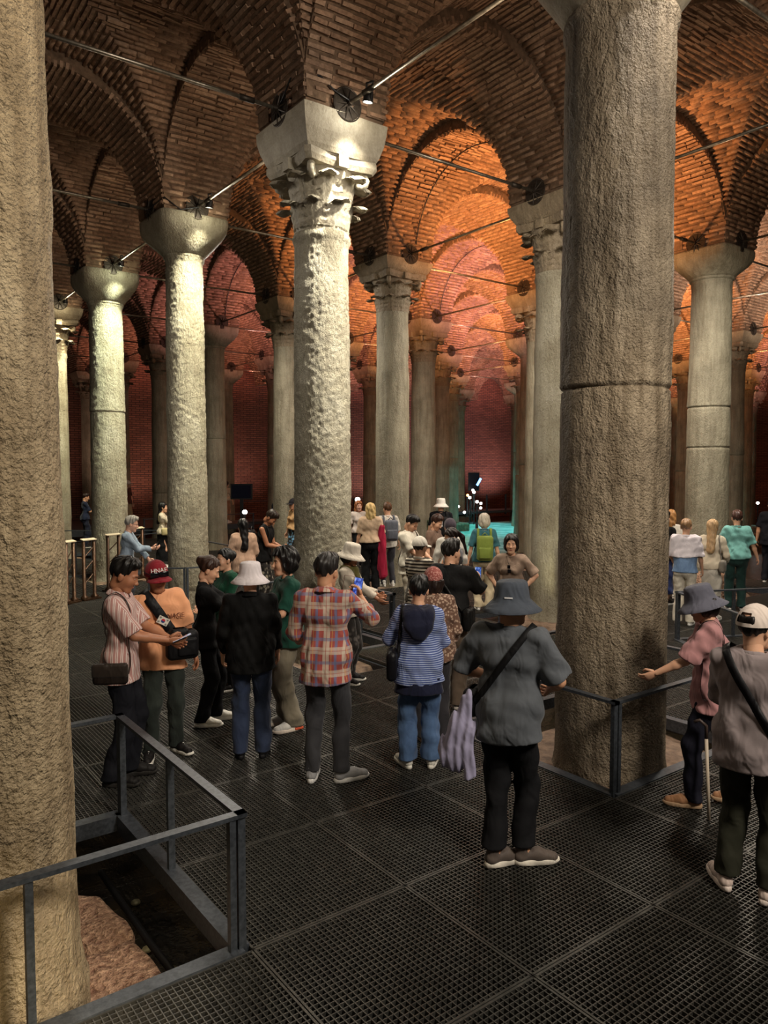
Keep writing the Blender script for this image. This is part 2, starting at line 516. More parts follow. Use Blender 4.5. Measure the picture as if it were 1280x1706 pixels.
near_ay = {(0, 1): 'brick arch between the lit carved capital and the lit bowl capital', (0, 0): 'brick arch from the lit carved capital towards the big front column', (1, 1): 'orange lit arch behind the carved capital, seen full on', (0, 2): 'smaller dark arch left of the lit bowl capital', (1, 0): 'light brown arch right of the big front column at the top'}
near_w = {(-1, 1): 'groined brick vault at the upper left with crossing courses', (0, 0): 'groined brick vault at the top centre over the visitors', (-1, 0): 'dark groined vault at the top left corner', (0, 1): 'groined vault just behind the brightly lit capital'}
for i in range(-1, 9):
    for j in range(-1, 8):
        x, y = colxy(i, j)
        zs = ZS
        if i < 8:
            k = (i, j)
            lab = near_ax.get(k)
            mid = (x + SX / 2, y, 8)
            if lab or px_of(mid) is not None or (i < 3 and j < 3):
                vault_piece('ceiling_arch', ME_AX, ARCHX_B, ME_AXB, (x + SX / 2, y, zs), 210 if lab else 0, lab or 'brick arch between two far columns along a row', None if lab else 'brick arches of the rows')
        if j < 7:
            lab = near_ay.get((i, j))
            if lab or px_of((x, y + SY / 2, 8)) is not None or (i < 3 and j < 3):
                vault_piece('ceiling_arch', ME_AY, ARCHY_B, ME_AYB, (x, y + SY / 2, zs), 210 if lab else 0, lab or 'brick arch between two far columns across the rows', None if lab else 'brick arches across the rows')
        if i < 8 and j < 7:
            lab = near_w.get((i, j))
            vault_piece('ceiling_vault', ME_W, WEB_B, ME_WB, (x + SX / 2, y + SY / 2, zs), 190 if lab else 0, lab or 'groined brick vault over a far bay', None if lab else 'far vault bays')
# masonry over the vaults keeps daylight out
tag(slab('ceiling', (-9, -6, 9.75), (XW + 1, YW + 1, 9.95), M_MORTAR), 'solid masonry above the brick vaults', 'ceiling')
# brick haunch over every impost between the arches is filled by a masonry block
ME_HAUNCH = MB().box((-IH + .03, -IH + .03, 0), (IH - .03, IH - .03, 2.5)).mesh('haunch', M_MORTAR)

# ---- columns
def shaft_mesh(name, r0, r1, z0, z1, mat, seed, seg=40, dz=.12, amp=.010, joints=(), lump=0.0, base_flare=0.04, neck=True):
    n = max(8, int((z1 - z0) / dz)); zs = list(np.linspace(z0, z1, n))
    for zj in joints: zs += [zj - .025, zj - .006, zj, zj + .006, zj + .03]
    zs = np.array(sorted(zs)); a = np.linspace(0, 2 * PI, seg, endpoint=False)
    Z, A = np.meshgrid(zs, a, indexing='ij')
    u = (Z - z0) / (z1 - z0)
    R = r0 + (r1 - r0) * u ** 1.3 + base_flare * np.exp(-(Z - max(z0, -.1)) / .12) * (Z > -2)
    R = np.minimum(R, r0 + base_flare)
    if neck: R += .03 * np.exp(-((Z - z1 + .06) / .05) ** 2)
    for q, zj in enumerate(joints):
        R -= .022 * np.exp(-((Z - zj) / .012) ** 2)
        R += (.012 if q % 2 == 0 else .005) * (Z > zj) * np.exp(-(Z - zj) / .5)
    P = np.stack([np.cos(A) * R, np.sin(A) * R, Z], -1)
    R2_ = R + amp * vnoise(P * 2.2 + seed) + amp * .5 * vnoise(P * np.array([9, 9, 4.]) + seed * 3)
    if lump: R2_ += lump * vnoise(P * np.array([22, 22, 26.]) + seed) + lump * .8 * vnoise(P * 39. + seed)
    V = np.stack([np.cos(A) * R2_, np.sin(A) * R2_, Z], -1).reshape(-1, 3)
    i = np.arange(len(zs) - 1)[:, None] * seg; k = np.arange(seg)[None]
    Fc = np.stack([i + k, i + (k + 1) % seg, i + seg + (k + 1) % seg, i + seg + k], -1).reshape(-1, 4)
    return mesh_from(name, V, Fc, mat, True)

def leaf_mesh(h=.42, wd=.34, out=.30):
    """acanthus leaf: ribbed, lobed edge, tip curling out and over; x across, y outwards, z up"""
    nu, nv = 21, 11
    V = []; Fc = []
    for i in range(nu):
        s = i / (nu - 1)
        if s < .72: y = out * .25 * (s / .72) ** 2; z = h * s / .72 * .92
        else:
            q = (s - .72) / .28 * 2.5; y = out * .25 + out * .55 * (1 - math.cos(q)) * .75; z = h * .92 + h * .13 * math.sin(q) - h * .10 * (q / 2.5) ** 2
        wl = wd * .5 * (.80 + .25 * math.sin(PI * min(s * 1.25, 1))) * (1 - .30 * max(0, (s - .6) / .4) ** 1.5)
        wl *= 1 + .28 * math.sin(s * 4.5 * 2 * PI)
        for k in range(nv):
            c = (k / (nv - 1) - .5) * 2
            V.append((c * wl, y + .030 * abs(math.sin(c * PI * 2)) - .045 * c * c + .02 * (1 - abs(c)), z - .03 * abs(c)))
    b = nu * nv
    V += [(x, y - .025, z - .005) for x, y, z in V]
    for i in range(nu - 1):
        for k in range(nv - 1):
            q = (i*nv + k, i*nv + k + 1, (i+1)*nv + k + 1, (i+1)*nv + k)
            Fc.append(q[::-1]); Fc.append(tuple(v + b for v in q))
    for i in range(nu - 1):
        for k in (0, nv - 1):
            q = (i*nv + k, (i+1)*nv + k, (i+1)*nv + k + b, i*nv + k + b); Fc.append(q if k == 0 else q[::-1])
    for k in range(nv - 1):
        Fc.append(((nu-1)*nv + k, (nu-1)*nv + k + 1, (nu-1)*nv + k + 1 + b, (nu-1)*nv + k + b))
    return V, Fc
LEAF_V, LEAF_F = leaf_mesh()
ME_LEAF = mesh_from('acanthus_leaf', LEAF_V, LEAF_F, M_CAP, True); ME_LEAF2 = mesh_from('acanthus_leaf', LEAF_V, LEAF_F, M_CAP_DIM, True)
def scroll_pts():
    P = [(.30, 0, -.10), (.40, 0, .05), (.50, 0, .16)]
    for q in np.linspace(0, 3.4 * PI, 16):
        r = .085 * (1 - q / (3.9 * PI)); P.append((.50 + .02 + r * math.sin(q) , 0, .10 + r * math.cos(q) - .005))
    return P
_rs = [.035] * 3 + list(np.linspace(.045, .03, 16))
ME_SCROLL = MB().tube(scroll_pts(), _rs, 8).mesh('corner_scroll', M_CAP, True); ME_SCROLL2 = MB().tube(scroll_pts(), _rs, 6).mesh('corner_scroll', M_CAP_DIM, True)
def abacus_verts(h, d, z0, z1, cut=.06, bow=.07):
    prof = []
    for sgn in range(4):
        for k in range(7):
            c = (k / 6 - .5) * 2 * (h - cut); y = -h + bow * (1 - (c / (h - cut)) ** 2)
            a = sgn * PI / 2; prof.append((c * math.cos(a) - y * math.sin(a), c * math.sin(a) + y * math.cos(a)))
    n = len(prof); V = [(x * .93, y * .93, z0) for x, y in prof] + [(x, y, z0 + (z1 - z0) * .45) for x, y in prof] + [(x, y, z1) for x, y in prof]
    Fc = [(L*n + k, L*n + (k+1) % n, (L+1)*n + (k+1) % n, (L+1)*n + k) for L in range(2) for k in range(n)] + [tuple(range(n - 1, -1, -1)), tuple(2*n + k for k in range(n))]
    return V, Fc
def corinthian(col_o, zb, zt, r, full, mat):
    """bell, two rows of leaves, corner scrolls and a curved abacus between zb and zt"""
    h = zt - zb; m = MB()
    m.lathe([(r * .96, zb), (r * 1.0, zb + .04), (r * .98, zb + .10), (r * 1.0, zb + h * .5), (r * 1.12, zb + h * .75), (r * 1.30, zb + h * .86)], 28, close=True)
    bell = m.obj('capital', mat, col_o, True)
    ab = MB(); V, Fc = abacus_verts(.54, .1, zt - h * .15, zt); ab.add(V, Fc)
    for k in range(4):
        a = k * PI / 2; ab.box((-.07, .44, zt - h * .17), (.07, .53, zt - .01), Matrix.Rotation(a, 4, 'Z'))
    abo = ab.obj('abacus', mat, bell)
    sc = h / .86
    pl = MB()
    for row, (z, n, off, s, rr) in enumerate(((zb + .02, 8, 0, .82 * sc, r * .93), (zb + .24 * sc, 8, .5, .98 * sc, r * .95))):
        for k in range(n):
            a = 2 * PI * (k + off) / n
            M = Matrix.Translation((math.cos(a) * rr, math.sin(a) * rr, z)) @ Matrix.Rotation(a - PI / 2, 4, 'Z') @ Matrix.Scale(s, 4)
            if full:
                o = link('acanthus_leaf', ME_LEAF if mat is M_CAP else ME_LEAF2, bell); o.matrix_local = M
            else: pl.add([tuple(M @ Vector(v)) for v in LEAF_V], LEAF_F)
    for k in range(4):
        o = link('corner_scroll', ME_SCROLL if mat is M_CAP else ME_SCROLL2, bell)
        o.matrix_local = Matrix.Translation((0, 0, zt - .30 * sc)) @ Matrix.Rotation(k * PI / 2 + PI / 4, 4, 'Z')
    if not full: tag(pl.obj('leaf_rows', mat, bell, True), kind='stuff')
    return bell
def impost_mesh(z0, z1, h0, h1, mat):
    m = MB(); V = []; N = 9
    prof = [(0, h0), (.12, h0 + (h1 - h0) * .25), (.45, h0 + (h1 - h0) * .68), (.75, h1 * .985), (1, h1)]
    ring = []
    for s in range(4):
        for k in range(N):
            c = (k / N - .5) * 2; a = s * PI / 2
            ring.append((c * math.cos(a) + math.sin(a), c * math.sin(a) - math.cos(a)))
    n = len(ring)
    for u, h in prof:
        for x, y in ring:
            q = vnoise(np.array([x * 2.1 + z0, y * 2.1, u * 3.0])) * .012
            V.append((x * (h + q), y * (h + q), z0 + (z1 - z0) * u))
    Fc = [(L*n + k, L*n + (k+1) % n, (L+1)*n + (k+1) % n, (L+1)*n + k) for L in range(len(prof) - 1) for k in range(n)] + [tuple(range(n - 1, -1, -1)), tuple((len(prof)-1)*n + k for k in range(n))]
    return mesh_from('impost_block', V, Fc, mat, False)
def bowl_mesh(z0, z1, r, h, mat):
    """round below, square above: the circle swells into a square block"""
    V = []; n = 64; L = 14
    for q in range(L + 1):
        u = q / L
        R = r * 1.02 + (h - r * 1.02) * math.sin(min(u / .8, 1) * PI / 2) ** .9
        e = 2 + 10 * min(u / .85, 1) ** 2.2
        for k in range(n):
            a = 2 * PI * k / n; c, s = math.cos(a), math.sin(a)
            f = (abs(c) ** e + abs(s) ** e) ** (-1 / e)
            p = np.array([R * f * c, R * f * s, z0 + (z1 - z0) * u])
            p[:2] *= 1 + .012 * vnoise(p * 4.0)
            V.append(tuple(p))
    Fc = [(l*n + k, l*n + (k+1) % n, (l+1)*n + (k+1) % n, (l+1)*n + k) for l in range(L) for k in range(n)] + [tuple(range(n - 1, -1, -1)), tuple(L*n + k for k in range(n))]
    return mesh_from('bowl_capital', V, Fc, mat, True)

COLS = {}
def column(i, j, r0, kind, label, mat=None, seg=36, dz=.2, lump=0, joints=(), zb=-.75, zcap=None, zimp=None, group=None, plinth=True, leaves=False, r1=None, off=(0, 0), cmat=None):
    x, y = colxy(i, j); mat = mat or M_COL_FAR
    o = empty('column', (x, y, 0))
    tag(o, label, 'column', group, 'thing')
    if kind == 'bowl':
        zc = zcap or 6.24; z0 = zc
        link('capital', bowl_mesh(zc, ZI, r0 * .93, IH + .02, mat if mat is not M_COL_NEAR else M_CAP), o)
        MB().lathe([(r0 * .9, zc - .05), (r0 * .98, zc - .03), (r0 * .99, zc), (r0 * .95, zc + .03)], 36).obj('neck_ring', mat, o, True)
        sh_t = zc + .02
    else:
        zc = zcap or 5.62; zt = zimp or 6.50
        cm = cmat or M_CAP_DIM
        corinthian(o, zc, zt, r0 * .90, leaves, cm)
        link('impost_block', impost_mesh(zt, ZI, .50, IH + .02, cm), o)
        sh_t = zc + .02
    link('shaft', shaft_mesh('shaft', r0, r1 or r0 * .88, zb, sh_t, mat, i * 7.3 + j * 3.1, seg, dz, .010, joints, lump), o, (off[0], off[1], 0))
    if plinth:
        m = MB(); n = 20; V = []
        for L, (rr, z) in enumerate(((.74, -.75), (.74, -.14), (.68, -.08), (0.02, -.07))):
            for k in range(n):
                a = 2 * PI * k / n; f = (abs(math.cos(a)) ** 5 + abs(math.sin(a)) ** 5) ** (-1 / 5)
                q = 1 + .05 * float(vnoise(np.array([math.cos(a) * 2 + i, math.sin(a) * 2 + j, z * 3])))
                V.append((rr * f * math.cos(a) * q, rr * f * math.sin(a) * q, z))
        m.add(V, [(L*n + k, L*n + (k+1) % n, (L+1)*n + (k+1) % n, (L+1)*n + k) for L in range(3) for k in range(n)])
        m.obj('plinth', M_PLINTH, o, False)
    tag(link('ceiling_haunch', ME_HAUNCH, None, (x, y, ZI)), 'masonry over a column between the arches', 'vault', 'masonry over the columns', 'structure')
    COLS[(i, j)] = o
    return o
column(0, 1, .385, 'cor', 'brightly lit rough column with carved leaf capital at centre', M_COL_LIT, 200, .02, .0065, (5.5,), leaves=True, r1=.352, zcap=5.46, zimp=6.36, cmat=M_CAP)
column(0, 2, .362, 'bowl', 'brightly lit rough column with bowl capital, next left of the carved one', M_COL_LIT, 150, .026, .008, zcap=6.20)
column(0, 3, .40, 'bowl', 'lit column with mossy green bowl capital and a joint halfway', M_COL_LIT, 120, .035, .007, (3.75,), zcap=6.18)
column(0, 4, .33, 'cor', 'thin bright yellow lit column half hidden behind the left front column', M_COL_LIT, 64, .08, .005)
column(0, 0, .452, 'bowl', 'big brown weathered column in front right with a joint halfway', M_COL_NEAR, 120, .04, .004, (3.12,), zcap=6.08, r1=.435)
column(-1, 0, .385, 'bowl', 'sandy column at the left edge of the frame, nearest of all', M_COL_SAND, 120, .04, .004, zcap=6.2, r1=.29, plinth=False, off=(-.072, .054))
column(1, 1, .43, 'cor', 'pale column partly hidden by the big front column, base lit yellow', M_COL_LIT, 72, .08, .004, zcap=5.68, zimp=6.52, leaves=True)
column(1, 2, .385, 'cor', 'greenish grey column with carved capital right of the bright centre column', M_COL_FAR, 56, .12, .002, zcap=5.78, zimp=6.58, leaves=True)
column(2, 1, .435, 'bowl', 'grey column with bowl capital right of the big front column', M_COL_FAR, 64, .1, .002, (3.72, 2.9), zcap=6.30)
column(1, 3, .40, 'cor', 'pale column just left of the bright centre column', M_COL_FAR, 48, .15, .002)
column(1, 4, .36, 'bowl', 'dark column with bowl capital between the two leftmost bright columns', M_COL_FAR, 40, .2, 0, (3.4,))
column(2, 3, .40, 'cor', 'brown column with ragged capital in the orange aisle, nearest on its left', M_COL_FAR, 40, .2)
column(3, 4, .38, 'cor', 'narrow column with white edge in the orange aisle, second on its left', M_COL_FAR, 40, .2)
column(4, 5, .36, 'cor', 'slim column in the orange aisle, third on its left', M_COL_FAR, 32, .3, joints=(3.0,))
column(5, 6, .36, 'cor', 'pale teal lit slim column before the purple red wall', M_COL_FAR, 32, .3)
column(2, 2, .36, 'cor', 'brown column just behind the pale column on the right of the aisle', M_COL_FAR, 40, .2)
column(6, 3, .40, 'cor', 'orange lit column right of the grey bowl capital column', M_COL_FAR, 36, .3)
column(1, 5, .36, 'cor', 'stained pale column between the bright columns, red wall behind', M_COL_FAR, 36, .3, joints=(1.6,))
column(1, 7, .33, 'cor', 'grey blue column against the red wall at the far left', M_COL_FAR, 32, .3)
done = set(COLS)
for i in range(-1, 9):
    for j in range(-1, 7):
        if (i, j) in done: continue
        q = px_of((*colxy(i, j), 2.5))
        if q is None or not (-140 < q[0] < 1420): continue
        column(i, j, random.uniform(.33, .40), 'cor' if random.random() < .8 else 'bowl', 'dim far column standing in the back rows', M_COL_FAR, 28, .4, group='columns of the far rows', joints=(random.uniform(2, 4),), plinth=False)

# ---- tie rods with spoked wheel plates
ZR = 6.93
def plate_mesh():
    m = MB(); R = .20
    M = Matrix.Rotation(PI / 2, 4, 'X')
    P = [(R * math.cos(a), 0, R * math.sin(a)) for a in np.linspace(0, 2 * PI, 29)]
    m.tube(P, .009, 6, False)
    for k in range(10):
        a = 2 * PI * k / 10 + .1
        m.tube([(0, -.03, 0), (R * math.cos(a), 0, R * math.sin(a))], [.016, .007], 5)
    m.tube([(0, .02, 0), (0, -.09, 0)], .035, 10)
    m.lathe([(.002, .006), (R - .01, .006)], 24, Matrix.Rotation(PI / 2, 4, 'X'))
    return m.mesh('spoked_plate', M_IRON)
ME_PLATE = plate_mesh()
near_rods = {((0, 0), 1): 'tie rod from the bright carved capital up to the big front column', ((-1, 1), 0): 'tie rod running from the left front column to the bright carved capital',
    ((0, 1), 0): 'tie rod from the bright carved capital right to the pale column', ((0, 1), 1): 'tie rod between the bright carved and bright bowl capitals', ((-1, 2), 0): 'tie rod reaching the bright bowl capital from the left',
    ((0, 2), 0): 'tie rod right of the bright bowl capital', ((1, 1), 1): 'tie rod across the orange aisle above the greenish column', ((1, 0), 1): 'bright tie rod right of the big front column', ((1, 1), 0): 'tie rod ending on the grey bowl capital from behind the front column', ((2, 1), 0): 'tie rod leaving the grey bowl capital to the right edge',
    ((0, 2), 1): 'tie rod between the bright and the mossy bowl capitals', ((-1, 0), 1): 'tie rod over the left front column', ((-1, 0), 0): 'tie rod between the two front columns'}
for (i, j) in sorted(set((a, b) for a in range(-1, 8) for b in range(-1, 7))):
    for ax in (0, 1):
        p0 = colxy(i, j); p1 = colxy(i + (ax == 0), j + (ax == 1))
        a3 = (p0[0] + (IH if ax == 0 else 0), p0[1] + (IH if ax == 1 else 0), ZR); b3 = (p1[0] - (IH if ax == 0 else 0), p1[1] - (IH if ax == 1 else 0), ZR)
        if (px_of(a3) or (0, 0, 99))[2] > 36: continue
        if not (in_frame(a3) or in_frame(b3) or in_frame(((a3[0]+b3[0])/2, (a3[1]+b3[1])/2, ZR))): continue
        lab = near_rods.get(((i, j), ax))
        o = empty('tie_rod', a3, 0 if ax == 1 else -PI / 2)
        tag(o, lab or 'thin steel tie rod between far capitals', 'tie rod', None if lab else 'tie rods of the far bays')
        Ls = (SY if ax == 1 else SX) - 2 * IH
        MB().tube([(0, .05, 0), (0, Ls - .05, 0)], .024, 8).obj('rod', M_ROD, o, True)
        link('end_plate', ME_PLATE, o, (0, Ls - .012, 0)); link('end_plate', ME_PLATE, o, (0, .012, 0), (0, 0, PI))
        if lab: MB().tube([(0, Ls - .55, 0), (0, Ls - .36, 0)], .036, 10).obj('turnbuckle', M_IRON, o, True)

# ---- spotlights clamped to the rods in front of the left row of columns
M_LENS = plain('lamp_lens', (1, 1, 1), .3, emit=(1, .96, .86), es=18)
def spotlight(loc, target, label, energy, color, cone=86, lens=True):
    o = empty('spotlight', loc); tag(o, label, 'lamp')
    o.rotation_euler = (Vector(target) - Vector(loc)).to_track_quat('-Z', 'Y').to_euler()
    MB().lathe([(.035, .10), (.055, .09), (.062, .0), (.066, -.03), (.056, -.03), (.05, 0)], 20).obj('housing', M_BLACK, o, True)
    MB().lathe([(.001, -.012), (.052, -.012)], 20).obj('lens', M_LENS, o)
    MB().box((-.008, -.07, -.0), (.008, -.06, .2)).box((-.008, .06, 0), (.008, .07, .2)).box((-.012, -.07, .18), (.012, .07, .2)).obj('yoke', M_BLACK, o)
    L = light('SPOT', 'spot_beam', (0, 0, -.06), color, energy, None, .05, cone, 1.0)
    L.parent = o
    S_ = light('POINT', 'spot_spill', (0, 0, -.07), color, energy * .012, size=.04); S_.parent = o
    return o
for (j, e, lab, c) in ((1, 900, 'small spotlight glaring in front of the bright carved capital', (1, .93, .76)), (2, 800, 'small black spotlight in front of the bright bowl capital', (1, .95, .70)), (3, 700, 'small spotlight in front of the mossy bowl capital', (.93, 1, .70)), (4, 700, 'small spotlight before the thin yellow column', (1, .92, .62)), (0, 170, 'spotlight above the big front column', NEUT)):
    x, y = colxy(0, j)
    spotlight((x + .06, y - IH - .36, ZR - .06), (x + .06, y - .30, 3.6), lab, e, c)
    if j: light('SPOT', 'shaft_fill', (x + 1.15, y - 2.4, ZR - .1), c, 1350 if j == 1 else 1100, (x, y, 4.3), .06, 60, .9)  # added flood without a fixture, evens the light down the shaft
x, y = colxy(-1, 0)
spotlight((x + .06, y - IH - .8, ZR - .06), (x + .06, y - .40, 2.6), 'spotlight above the left front column', 230, (1, .80, .52))

# =================================================================== WALKWAY
def panel_mesh(nb, bw=.0055, h=.03, fr=.012):
    m = MB(); L = .994; o = -L / 2
    for k in range(2):
        for e in (0, 1):
            a = o + (L - fr) * e
            m.box((a, o, -.035), (a + fr, o + L, .002)) if k == 0 else m.box((o, a, -.035), (o + L, a + fr, .002))
    for k in range(1, nb):
        c = o + L * k / nb
        for ax in (0, 1):
            lo = (c - bw / 2, o, -h) if ax == 0 else (o, c - bw / 2, -h + .004)
            hi = (c + bw / 2, o + L, 0) if ax == 0 else (o + L, c + bw / 2, -.001)
            V = [(lo[0], lo[1], lo[2]), (hi[0], lo[1], lo[2]), (hi[0], hi[1], lo[2]), (lo[0], hi[1], lo[2]), (lo[0], lo[1], hi[2]), (hi[0], lo[1], hi[2]), (hi[0], hi[1], hi[2]), (lo[0], hi[1], hi[2])]
            m.add(V, [(4, 5, 6, 7), (0, 4, 7, 3), (1, 2, 6, 5)] if ax == 0 else [(4, 5, 6, 7), (0, 1, 5, 4), (2, 3, 7, 6)])
    return m.mesh('grating_panel', M_GRATE)
ME_PANEL = panel_mesh(30); ME_PANEL2 = panel_mesh(14, .011)
OPEN = [(-.29, 3.41, 1.71, 5.41), (4.71, 3.41, 6.71, 5.41), (4.71, 7.41, 5.71, 9.41), (4.71, 8.41, 6.71, 10.41)]
def blocked(x0, y0):
    for a, b, c, d in OPEN:
        if x0 < c - .01 and x0 + 1 > a + .01 and y0 < d - .01 and y0 + 1 > b + .01: return True
    for (i, j) in COLS:
        x, y = colxy(i, j)
        if (i, j) not in ((-1, 0), (0, 0), (0, 1)) and x0 < x + .42 and x0 + 1 > x - .42 and y0 < y + .42 and y0 + 1 > y - .42: return True
    return False
beams = MB(); cells = []
for k in range(-3, 16):
    for l in range(-3, 26):
        x0, y0 = .71 + k, .41 + l
        if l > 14 and k > 12: continue
        if blocked(x0, y0): continue
        q = px_of((x0 + .5, y0 + .5, 0))
        if q is None or not (-700 < q[0] < 2000) or q[1] > 3200: continue
        cells.append((0 if -90 < q[0] < 1370 and q[1] < 1950 else 1, q[2], x0, y0))
cells.sort()
for _o, d, x0, y0 in cells:
    beams.box((x0 - .03, y0 - .03, -.13), (x0 + .03, y0 + 1, -.04)).box((x0, y0 - .03, -.12), (x0 + 1, y0 + .03, -.04))
    beams.box((x0 + .46, y0 + .46, -.75), (x0 + .54, y0 + .54, -.10))
floor = beams.obj('floor', M_STEEL)
tag(floor, 'steel walkway of square grating panels over the cistern bed', 'walkway', kind='structure')
for _o, d, x0, y0 in cells[:300]:
    link('grating_panel', ME_PANEL if d < 15 else ME_PANEL2, floor, (x0 + .5, y0 + .5, 0))
if len(cells) > 300:
    far = MB()
    for _o, d, x0, y0 in cells[300:]:
        far.add([(v.co.x + x0 + .5, v.co.y + y0 + .5, v.co.z) for v in ME_PANEL2.vertices], [tuple(p.vertices) for p in ME_PANEL2.polygons])
    tag(far.obj('far_panels', M_GRATE, floor), kind='stuff')

# ---- railings: flat top bar, square posts
def railing(name, pts, label, h=.72, posts=None, kerb=True, wbar=.055, group=None, wp=.034):
    """pts: plan corners in order; one top rail per run, a post at each corner and at the listed extra spots (run, share)"""
    o = empty(name, (pts[0][0], pts[0][1], 0)); tag(o, label, 'railing', group)
    ox, oy = pts[0]
    Ps = []
    for q in range(len(pts) - 1):
        a = Vector((pts[q][0] - ox, pts[q][1] - oy, 0)); b = Vector((pts[q+1][0] - ox, pts[q+1][1] - oy, 0))
        L = (b - a).length; ang = math.atan2(b.y - a.y, b.x - a.x); M = Matrix.Translation(a) @ Matrix.Rotation(ang, 4, 'Z')
        MB().box((-wbar / 2, -wbar / 2, h - .022), (L + wbar / 2, wbar / 2, h)).obj('top_rail', M_STEEL, o).matrix_local = M
        if kerb: MB().box((0, -.045, -.10), (L, .045, .012)).obj('kerb_bar', M_STEEL, o).matrix_local = M
        Ps += [(a, ang), (b, ang)]
        for run, s in (posts or []):
            if run == q: Ps.append((a + (b - a) * s, ang))
    seen = []
    for p, ang in Ps:
        if any((p - s[0]).length < .01 and abs(ang - s[1]) < .01 for s in seen): continue
        off = 0
        for s in seen:
            if (p - s[0]).length < .01: off = .05
        seen.append((p, ang))
        c = p + Vector((math.cos(ang), math.sin(ang), 0)) * off
        MB().box((-wp / 2, -wp * .6, -.10), (wp / 2, wp * .6, h - .022)).obj('post', M_STEEL, o).matrix_local = Matrix.Translation(c) @ Matrix.Rotation(ang, 4, 'Z')
    return o
railing('railing', [(-.29, 5.37), (1.67, 5.37), (1.67, 3.45), (-.6, 3.45)], 'steel railing round the pit of the left front column', posts=[(1, .5), (2, .44)])
railing('railing', [(4.75, 5.37), (4.75, 3.45), (6.67, 3.45), (6.67, 5.37), (4.75, 5.37)], 'black railing square round the big front column')
railing('railing', [(5.78, 8.39), (6.45, 8.39), (6.45, 10.39), (4.75, 10.39)], 'railing right of the bright centre column with a pale corner post', posts=[(1, .4)])
railing('railing', [(9.6, 7.95), (10.75, 7.95), (10.75, 9.4)], 'thin black railing before the yellow lit column base', h=.74)
railing('railing', [(11.8, 5.3), (9.9, 6.15), (8.5, 4.0)], 'railing corner behind the pink blouse at right, one bar greenish', posts=[(0, .55)], h=.70)
railing('railing', [(4.5, 12.7), (5.0, 12.38), (6.3, 12.2)], 'dark railing crossing in front of the bright bowl capital column', h=.78, posts=[(1, .5)])
railing('railing', [(6.2, 12.4), (7.2, 13.6), (7.2, 16.5)], 'grey railing corner right of the bright bowl capital column', h=.8)
railing('railing', [(3.6, 17.6), (7.4, 19.6)], 'thin railing behind the mossy capital column', h=.8, posts=[(0, .3), (0, .7)])
railing('railing', [(4.9, 22.0), (7.6, 20.2)], 'railing in front of the person in dark blue at far left', h=.8, posts=[(0, .4)])
railing('railing', [(8.2, 23.5), (12.5, 24.5)], 'dark railing under the far red wall at left', h=.9, posts=[(0, .3), (0, .6)])

# ---- far raised walkway with rail
bx = MB().box((14, 30.4, .0), (38, 31.8, .14)).obj('floor_gangway', M_STEEL); tag(bx, 'far gangway along the back wall behind the teal pool', 'gangway', kind='structure')
railing('railing', [(15, 30.45), (36, 30.45)], 'long dark railing of the gangway behind the teal pool', h=1.05, posts=[(0, k / 14) for k in range(1, 14)], kerb=False, wp=.07, wbar=.07)
bx = MB().box((2.0, 27.5, .1), (14, 33.6, .30)).obj('floor_terrace', M_STEEL); tag(bx, 'raised far terrace at the foot of the red wall', 'terrace', kind='structure')

# ---- pool
def pool_mat():
    m, t, b = nt('pool_water')
    g = node(t, 'ShaderNodeNewGeometry'); n = noise(t, g.outputs['Position'], 1.3, 4, .6); n2 = noise(t, g.outputs['Position'], 5, 3, .6)
    t.links.new(ramp(t, n, [(.35, srgb(120, 180, 176)), (.6, srgb(190, 226, 222))]), b.inputs['Base Color'])
    b.inputs['Roughness'].default_value = .2; bump(t, b, n2, .2, .03); return m
pool = slab('water_pool', (15.5, 16.5, -.70), (37, 29.8, -.45), pool_mat())
tag(pool, 'shallow teal lit water pool between the far columns', 'pool')
for x, y, e, sz in ((26, 26.3, 270, 7.0), (33.5, 20.5, 300, 6.0), (20.5, 21.5, 50, 5)):
    L_ = light('AREA', 'pool_lamp', (x, y, 2.6), (.12, .80, .82), e, (x, y, -1), sz); L_.data.spread = math.radians(56)
rim = MB()
rim.box((15.3, 16.3, -.75), (15.6, 30, -.30)).box((15.3, 16.2, -.75), (37, 16.5, -.30))
tag(rim.obj('trim_1', M_PLINTH), 'low stone rim of the teal pool', 'rim', kind='structure')
# glass balustrade before the pool
M_GLASS, t_, b_ = nt('green_glass'); b_.inputs['Base Color'].default_value = (.62, .9, .82, 1); b_.inputs['Transmission Weight'].default_value = 1; b_.inputs['Roughness'].default_value = .03; b_.inputs['IOR'].default_value = 1.2
for k, lab in enumerate(('glass barrier pane at the pool, leftmost', 'glass barrier pane at the pool, in the middle', 'glass barrier pane at the pool, rightmost')):
    o = empty('glass_barrier', (14.6, 15.2 + k * 1.75, 0)); tag(o, lab, 'barrier', None)
    MB().box((-.008, 0, -.02), (.008, 1.7, .95)).obj('pane', M_GLASS, o)
    MB().box((-.03, -.02, -.05), (.03, .03, .97)).obj('post', M_STEEL, o)
    MB().box((-.03, 0, -.06), (.03, 1.7, .0)).obj('base_rail', M_STEEL, o)
o = empty('lamp_sculpture', (*G(785, 872, -.45), -.45)); tag(o, 'dark branching lamp stand with small white bulbs by the pool', 'lamp')
m = MB(); m.tube([(0, 0, 0), (0, 0, 1.2)], .035, 8).lathe([(.3, 0), (.3, .06), (.04, .08)], 16, close=True); m.obj('stand', M_BLACK, o, True)
M_BULB = plain('bulb', (1, 1, 1), .3, emit=(1, .95, .88), es=14); M_BULBO = plain('bulb_orange', (1, 1, 1), .3, emit=(1, .5, .12), es=8)
